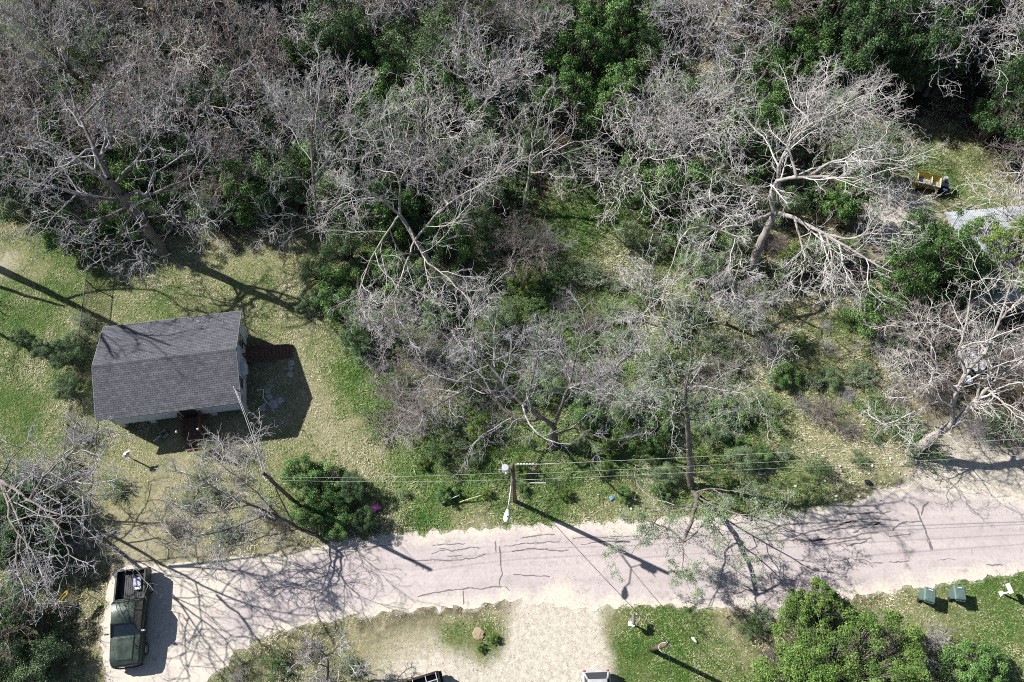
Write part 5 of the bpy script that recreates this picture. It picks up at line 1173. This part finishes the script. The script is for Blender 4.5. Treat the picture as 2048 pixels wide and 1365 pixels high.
cable(pb + up(7.3) + Vector((.22, -.05, 0)), far(2230, 884, 7.4), .35, .009, None, 'second overhead wire from the top, running right from the lamp pole')
cable(pb + up(5.9) + Vector((.2, -.05, 0)), far(2230, 900, 6.0), .3, .009, None, 'third overhead wire running right from the lamp pole above the tree trunks')
cable(pb + up(5.2) + Vector((.2, -.05, 0)), far(2230, 912, 5.4), .3, .014, M['black_cable'], 'thick black cable, lowest of the lines running right from the lamp pole')
mb = MB(); mb.tube([(0, 0, 0), (.5, 0, -.03), (1.0, 0, -.02)], .045, 8); q = pb + up(5.2) + Vector((1.0, -.05, .05)); o = mb.build('splice_case', M['galv'], None); o.location = q; tag(o, 'grey splice case clamped on the cable just right of the lamp pole', 'splice case')
cable(pc0 + Vector((0, -.2, 8.2)), pb + up(7.2) + Vector((-.1, .1, 0)), .5, .008, None, 'upper overhead wire between the lamp pole and the pole in the bush')
cable(pc0 + Vector((0, -.2, 7.5)), pb + up(5.9) + Vector((-.15, 0, 0)), .5, .008, None, 'lower overhead wire between the lamp pole and the pole in the bush')
mt = hm @ Vector((x1 + .08, .85, 3.7))
cable(mt, pc0 + Vector((0, -.2, 8.0)), .45, .012, None, 'twisted service wire from the house corner to the pole in the bush')
cable(mt + Vector((.03, 0, -.12)), pc0 + Vector((.1, -.2, 7.6)), .6, .008, None, 'thinner slack wire under the twisted service wire at the house corner')
cable(pb + up(6.2) + Vector((.1, -.12, 0)), pd + Vector((.1, .1, 5.0)), .5, .018, M['black_cable'], 'wire crossing above the road from the lamp pole to the short lawn pole')
cable(pd + Vector((.2, -.1, 4.9)), P(1352, 1420, 4.6), .2, .012, M['black_cable'], 'wire dropping from the short lawn pole past the bottom edge')

# ------------------------------------------------------------------ small things
def bin_(loc, rz, label):
    root = empty('wheelie_bin', loc, rz); tag(root, label, 'bin', 'green bins at the road edge')
    mb = MB(); mb.loft([[(sx * hw, sy * hd + oy, z) for sx, sy in ((-1, -1), (1, -1), (1, 1), (-1, 1))] for hw, hd, oy, z in ((.24, .27, .0, .03), (.26, .3, 0, .3), (.31, .37, 0, .98), (.34, .40, 0, 1.0), (.34, .40, 0, 1.04))]); mb.build('body', M['bin_plastic'], root, .03, False, 3)
    mb = MB(); mb.loft([[(sx * hw, sy * hd, z) for sx, sy in ((-1, -1), (1, -1), (1, 1), (-1, 1))] for hw, hd, z in ((.36, .44, 1.03), (.36, .44, 1.07), (.31, .38, 1.13), (.27, .32, 1.145))]); lid = mb.build('lid', M['bin_plastic'], root, .02, False, 3)
    mb = MB(); mb.box((0, .12, 1.155), (.34, .3, .02)); mb.box((0, -.22, 1.155), (.36, .06, .02)); mb.build('panel', M['bin_plastic'], lid, .008)
    mb = MB(); mb.box((0, -.30, 1.158), (.26, .05, .012)); mb.build('sticker', M['white_paint'], lid)
    mb = MB(); mb.tube([(-.28, .5, 1.0), (.28, .5, 1.0)], .02, 8)
    for sx in (-.28, 0, .28): mb.tube([(sx, .36, 1.0), (sx, .5, 1.0)], .018, 6)
    mb.build('handle', M['bin_plastic'], root)
    for sx in (-1, 1):
        mb = MB(); mb.tube([(sx * .25, .3, .13), (sx * .31, .3, .13)], .13, 16); mb.build('wheel', M['rubber'], root)
    return root
bin_(P(1844, 1194), R(164), 'green wheelie bin standing askew by the road, nearer the big evergreen')
bin_(P(1903, 1190), R(176), 'green wheelie bin standing straight by the road, nearer the white mailbox')
def mailbox(loc, rz, top, label, basket):
    root = empty('mailbox', loc, rz); tag(root, label, 'mailbox')
    mb = MB(); mb.box((0, 0, .5), (.1, .1, 1.0)); mb.box((0, .12, .98), (.1, .5, .06)); mb.loft([[(sx * r_, sy * r_, z) for sx, sy in ((-1, -1), (1, -1), (1, 1), (-1, 1))] for r_, z in ((.16, 0), (.16, .05), (.07, .16))]); mb.build('post', M['white_plastic'], root, .008)
    mb = MB(); S = []
    for y in (-.1, .5):
        S.append([(-.11, y, 1.01), (.11, y, 1.01), (.11, y, 1.16)] + [(.11 * math.cos(a), y, 1.16 + .1 * math.sin(a)) for a in np.linspace(.3, 2.84, 7)] + [(-.11, y, 1.16)])
    mb.loft(S); bx_ = mb.build('box', top, root)
    mb = MB(); mb.box((0, .508, 1.12), (.2, .016, .2)); mb.build('door', top, bx_, .004)
    mb = MB(); mb.box((.125, .2, 1.2), (.012, .14, .05)); mb.build('flag', mat('red_flag', (.5, .03, .03), .5), bx_)
    if basket:
        mb = MB(); mb.loft([[(math.cos(a) * .17, -.12 + math.sin(a) * .14, z) for a in np.linspace(0, 6.28, 11)[:-1]] for z in (.86, .99)]); mb.box((-.2, -.05, .9), (.2, .12, .1)); mb.build('paper_tube', M['white_plastic'], root, .02)
mailbox(P(1262, 1248), R(-6), rough_mat('grey_metal', (.10, .095, .10), (.16, .15, .15), 6, .5), 'mailbox with a dark grey box on a white post, on the lawn by the driveway', True)
mailbox(P(2003, 1188), R(12), M['white_plastic'], 'all-white mailbox on a white post, on the grass right of the bins', False)

def crumple(name, r, mt_, label, cat, loc, flat=.45, seed=1, group=None, asp=1.0, amp=1.0):
    bm = bmesh.new(); bmesh.ops.create_icosphere(bm, subdivisions=3, radius=r); rg = np.random.default_rng(seed)
    A = rg.normal(0, 1, (6, 3)); ph = rg.random(6) * 6
    for v in bm.verts:
        d = v.co.normalized(); k = 1 + .22 * amp * sum(math.sin(3.2 * (A[i] @ np.array(d)) + ph[i]) for i in range(6)) / 2 + rg.normal(0, .05)
        v.co = Vector((v.co.x * k * asp, v.co.y * k, max(v.co.z * k * flat, -.05) + .03))
    me = bpy.data.meshes.new(name); bm.to_mesh(me); bm.free(); o = link_mesh(name, me, mt_); o.location = loc; tag(o, label, cat, group); return o
crumple('plastic_sheet', .95, M['white_paint'], 'large crumpled white sheet under the big leaning roadside tree', 'sheet', P(1940, 722, .25), .5, 3, None, .8).rotation_euler = (0, 0, .6)
crumple('plastic_sheet', .32, M['white_paint'], 'small white scrap of sheet beside the large crumpled one', 'sheet', P(1934, 760, .1), .4, 4)
crumple('plastic_bag', .27, mat('pink_plastic', (.75, .16, .50), .4), 'crumpled bright pink bag on the grass beside the leafy bush', 'bag', P(751, 1016, .12), .5, 5)
crumple('plastic_bag', .2, mat('black_plastic', (.02, .022, .03), .3), 'small black bag among the litter on the right verge', 'bag', P(1736, 965, .05), .5, 6)
crumple('plastic_bag', .17, mat('blue_plastic', (.10, .22, .36), .4), 'small blue scrap of plastic on the verge right of the lamp pole', 'litter', P(1224, 997, .05), .4, 7)
crumple('rock', .38, rough_mat('tan_rock', (.27, .22, .13), (.36, .30, .19), 5, .9), 'flat tan rock in the green patch below the road', 'rock', P(957, 1268, .02), .3, 9, None, 1, .35)
o = crumple('torn_paper', .2, M['white_plastic'], 'torn white paper on the lawn right of the short service pole', 'litter', P(1388, 1280, .08), .5, 10, None, .5); o.rotation_euler = (0, 0, .6)
mb = MB(); mb.add([(-.12, .2, .05), (.18, -.12, .12), (-.02, -.3, .03), (-.2, -.05, .1)], [(0, 1, 2), (0, 2, 3)]); mb.add([(-.12, .2, .04), (.18, -.12, .11), (-.02, -.3, .02), (-.2, -.05, .09)], [(2, 1, 0), (3, 2, 0)])
o = mb.build('paper_sheet', M['white_plastic'], None); o.location = P(1906, 1306, .9); tag(o, 'white folded sheet caught on the round green bush', 'litter')
mb = MB(); mb.add([(-.12, -.2, .01), (.1, -.12, .02), (.12, .2, .03), (-.08, .14, .015)], [(0, 1, 2, 3)]); mb.add([(-.12, -.2, .0), (.1, -.12, .01), (.12, .2, .02), (-.08, .14, .005)], [(3, 2, 1, 0)])
o = mb.build('paper_sheet', M['white_plastic'], None); o.location = P(322, 1193, .02); tag(o, 'white sheet of paper lying in the shadow of the dark green pickup', 'litter')
LT = [(1715,889),(1718,920),(1738,948),(1752,1023),(1717,990),(1700,966),(1682,941),(1650,962),(1680,933),(1784,947),(1798,946),(1797,973),(1810,950),(1773,972),(1750,947),(1744,932),(1718,993),(1520,930),(1780,918),(1760,1000),(1688,880),(1625,925),(1672,993),(1590,973),(1606,905),(1240,1020),(1262,1018),(1130,990),(1072,1025),(1196,990),(1652,753),(1655,785),(1757,790)]
for i, (u, v) in enumerate(LT):
    crumple('litter', rr.uniform(.035, .085), M['white_paint'], 'small white scrap of litter on the weedy verge along the road' if v > 850 else 'small white scrap of litter in the weeds of the open lot', 'litter', P(u, v, .06), .35, 30 + i, 'litter strewn over the weeds')
# stones and pipe in the house shadow
for i, (u, v, r_) in enumerate([(535, 783, .2), (538, 794, .2), (548, 810, .34), (559, 802, .28), (527, 811, .14), (527, 818, .16), (546, 820, .1), (503, 830, .14), (543, 803, .12), (582, 727, .22), (580, 750, .2), (582, 738, .16), (566, 845, .12)]):
    crumple('flat_stone', r_, M['stone'], 'flat grey stone on the shaded ground east of the house', 'stone', P(u, v, .01), .22, 60 + i, 'stones beside the house')
mb = MB(); a = P(534, 806); mb.tube([(0, 0, -.1), (0, 0, .1), (-.05, .1, .9), Vector(P(527, 779, 1.2)) - a, Vector(P(514, 781, 1.2)) - a], .03, 8); mb.tube([(0, 0, .0), (0, 0, .12)], .06, 8)
o = mb.build('water_pipe', M['white_plastic'], None); o.location = a; tag(o, 'bent white pipe standing among the flat stones by the house', 'pipe')
# south yard: square frame, path lights, fallen post, stump with white block
o = empty('square_frame', P(329, 869), R(40)); mb = MB()
for k in range(4): mb.box((math.cos(k * math.pi / 2) * .2, math.sin(k * math.pi / 2) * .2, .1), (.05, .44, .2) if k % 2 == 0 else (.34, .05, .2))
mb.build('rim', M['stone'], o, .005); tag(o, 'small square grey frame on the shaded ground before the house', 'frame')
for u, v in ((311, 884), (315, 882), (318, 879), (321, 876)):
    mb = MB(); mb.tube([(0, 0, 0), (0, 0, .28)], .012, 6); mb.tube([(0, 0, .28), (0, 0, .31), (0, 0, .35)], .055, 10, .02); o = mb.build('garden_light', M['white_plastic'], None); o.location = P(u, v); tag(o, 'small white garden light in the short row before the house', 'garden light', 'row of garden lights')
root = empty('camera_post', P(268, 920)); tag(root, 'grey post with a round head on the lawn left of the house front', 'post')
mb = MB(); mb.tube([(0, 0, 0), (0, 0, 1.3)], .05, 10); mb.build('post', M['galv'], root)
mb = MB(); mb.tube([(0, 0, 1.28), (0, 0, 1.36), (0, 0, 1.46)], .22, 12, .1); mb.box((.1, .16, 1.36), (.4, .1, .08), rz=.6); mb.build('head', M['galv'], root, .01)
root = empty('garden_post', P(431, 910)); tag(root, 'thick wooden post with a white block at its foot, before the porch', 'post')
mb = MB(); mb.box((0, 0, .7), (.2, .2, 1.4)); mb.build('post', M['brown_wood'], root, .01)
mb = MB(); mb.box((.02, -.1, .18), (.34, .4, .36)); mb.build('block', M['concrete'], root, .03)
mb = MB(); mb.box((0, 0, .05), (.6, .45, .1)); o = mb.build('concrete_slab', M['concrete'], None, .01); o.location = P(431, 880); tag(o, 'small concrete slab at the end of the porch path', 'slab')
# pipes and sticks by the verge
def stick(a, b, r_, m_, label, cat, name, wob=.0):
    a = Vector(a); b = Vector(b); mb = MB(); mb.tube([a.lerp(b, t) - a + Vector((0, 0, wob * math.sin(t * 3))) for t in np.linspace(0, 1, 6)], r_, 8, r_ * .7); o = mb.build(name, m_, None, 0, True); o.location = a; tag(o, label, cat)
stick(P(880, 1008, .25), P(920, 990, .6), .035, M['galv'], 'thin grey pipe leaning in the grass left of the lamp pole', 'pipe', 'metal_pipe')
stick(P(918, 1005, .12), P(966, 990, .5), .04, mat('yellow_plastic', (.50, .49, .22), .5), 'pale yellow plastic guy guard in the weeds left of the lamp pole', 'pipe', 'guy_guard')
stick(P(535, 1031, .1), P(552, 1038, .12), .06, M['white_plastic'], 'short white tube on the ground by the low brushy tree', 'pipe', 'white_tube')
stick(P(1660, 430, .3), P(1690, 446, .4), .0, M['bark_pale'], '', '', 'x') if False else None
# cut blocks
mb = MB(); mb.box((0, 0, .06), (.5, .3, .12), rz=.2); o = mb.build('brick_pile', rough_mat('brick_red', (.45, .2, .13), (.55, .3, .2), 6, .9), None, .02); o.location = P(450, 1063); tag(o, 'reddish brick lying under the low brushy tree in the front yard', 'brick')

# ------------------------------------------------------------------ yellow dumper, shed and its clutter
cp = P(1850, 376); cart = empty('dump_cart', cp, R(-17)); tag(cart, 'yellow motorised dump cart with an open tub, parked on the bare dirt', 'dump cart')
mb = MB(); t_ = .04
outer = [(-1.0, -.45), (.75, -.45), (.75, .45), (-1.0, .45)]
mb.box((-.12, 0, .55), (1.7, .84, .05))
mb.box((-.12, -.45, .78), (1.8, t_, .46)); mb.box((-.12, .47, .85), (1.8, t_, .6), rx=-.35); mb.box((-1.0, 0, .78), (t_, .86, .46)); mb.box((.76, 0, .78), (t_, .86, .46)); mb.box((.1, 0, .76), (.05, .84, .4))
mb.build('tub', M['yellow_paint'], cart, .01)
mb = MB(); mb.box((-.12, -.45, 1.02), (1.84, .08, .04)); mb.box((-1.0, 0, 1.02), (.08, .86, .04)); mb.box((.76, 0, 1.02), (.08, .86, .04)); mb.box((.1, 0, .98), (.07, .84, .04)); mb.build('rim', M['white_paint'], cart)
mb = MB(); mb.box((-.12, 0, .59), (1.66, .8, .03)); mb.build('liner', M['galv'], cart)
mb = MB(); mb.box((.3, 0, .34), (2.6, .5, .16)); mb.box((1.15, 0, .45), (.9, .6, .2)); mb.build('chassis', M['black_metal'], cart, .02)
mb = MB(); mb.box((1.2, .05, .75), (.5, .45, .4)); mb.tube([(1.15, .3, .9), (1.15, .3, 1.15)], .13, 12); mb.build('engine', M['black_metal'], cart, .04)
mb = MB(); mb.tube([(1.1, .5, .95), (1.1, .5, 1.2)], .17, 14); mb.build('air_cleaner', M['galv'], cart, .02)
mb = MB(); mb.box((1.25, -.35, .72), (.4, .16, .1)); mb.box((1.45, .1, 1.0), (.08, .5, .06)); mb.build('fuel_tank', mat('blue_metal', (.08, .14, .35), .4), cart, .02)
for x_, y_ in ((-.6, -.5), (-.6, .52), (1.3, -.42), (1.3, .46)):
    mb = MB(); mb.tube([(x_, y_ - .1, .27), (x_, y_ + .1, .27)], .27, 18); mb.build('wheel', M['rubber'], cart, .02)

SA, SE_, SH = P(1896, 430, 2.5), P(2100, 412, 2.5), 2.5
sa = math.atan2(SE_.y - SA.y, SE_.x - SA.x); shed = empty('shed', (SA.x, SA.y, 0), sa); tag(shed, 'shed with a low pale metal roof, half hidden under the live oak', 'shed')
SL, SW = 10.0, 7.2
m = mat('metal_roof', (.4, .44, .47), .45, .25); g = G(m); co = g.coord()
f = g.noise(co, 1.1, 6, .75); c = g.ramp(f, [(.3, (.30, .33, .36)), (.5, (.47, .52, .56)), (.68, (.66, .69, .72))])
c = g.mix(g.step(g.noise(co, .8, 5, .7), .62, .68), c, (.36, .29, .24))
wv = g.n('ShaderNodeTexWave'); wv.inputs['Scale'].default_value = 2.2; wv.bands_direction = 'X'; g.l(co, wv.inputs['Vector'])
g.color(c); g.bump(wv.outputs['Fac'], .5, .03)
mb = MB()
for ya, yb in ((.25, -SW / 2), (-SW - .25, -SW / 2)):
    mb.prism([(-.2, ya, SH - .05), (SL, ya, SH - .05), (SL, yb, SH + .75), (-.2, yb, SH + .75)], [(-.2, ya, SH), (SL, ya, SH), (SL, yb, SH + .8), (-.2, yb, SH + .8)])
mb.build('roof', m, shed)
mb = MB(); mb.loft([[(x_, 0, -.1), (x_, -SW, -.1), (x_, -SW, SH - .1), (x_, -SW / 2, SH + .7), (x_, 0, SH - .1)] for x_ in (0, SL - .2)]); mb.build('wall', rough_mat('tan_board', (.36, .29, .24), (.46, .38, .33), 2, .8), shed)
mb = MB(); mb.box((-.03, -SW / 2, 1.0), (.05, .95, 2.0)); mb.build('door', M['white_paint'], shed, .01)
mb = MB(); mb.prism([(0, 0, 0), (.55, -.02, 0), (.6, -1.5, 0), (.1, -1.4, 0)], [(.35, 0, .9), (.42, 0, .9), (.5, -1.45, .9), (.42, -1.45, .9)]); o = mb.build('leaning_sheet', M['white_paint'], None, .005); o.location = P(1881, 464); tag(o, 'white board leaning against the gable end of the shed', 'board')
root = empty('push_mower', P(1866, 481), R(30)); tag(root, 'dark green mower parked beside the white panel', 'mower')
gm_ = rough_mat('mower_green', (.015, .10, .05), (.03, .17, .09), 6, .4)
mb = MB(); mb.loft([[(math.cos(a) * .38 * k, math.sin(a) * .28 * k, z) for a in np.linspace(0, 6.28, 15)[:-1]] for k, z in ((1, .12), (1, .3), (.8, .38), (.4, .42))]); mb.build('deck', gm_, root, 0, True)
mb = MB(); mb.tube([(0, 0, .4), (0, 0, .62)], .15, 12); mb.build('engine', M['black_metal'], root, .02)
mb = MB(); mb.tube([(.3, .2, .3), (.9, .22, .95), (.9, -.22, .95), (.3, -.2, .3)], .02, 6); mb.build('handle', gm_, root)
for sx in (-.3, .3):
    for sy_ in (-.28, .28):
        mb = MB(); mb.tube([(sx, sy_ - .03, .11), (sx, sy_ + .03, .11)], .11, 12); mb.build('wheel', M['rubber'], root)
mb = MB(); mb.box((0, 0, .3), (.55, .6, .6), rz=.15); o = mb.build('crate', rough_mat('pale_blue_print', (.3, .36, .5), (.75, .77, .8), 5, .5), None, .02); o.location = P(1873, 494); tag(o, 'pale blue and white crate beside the green mower', 'crate')
stick(P(1884, 486, .3), P(1890, 500, .3), .07, M['white_plastic'], 'short white drum lying between the crate and the white panel', 'drum', 'white_drum')
stick(P(1466, 180, .3), P(1474, 196, .5), .16, M['bark_brown'], 'cut brown log lying in the thicket above the glossy green bush', 'log', 'cut_log')
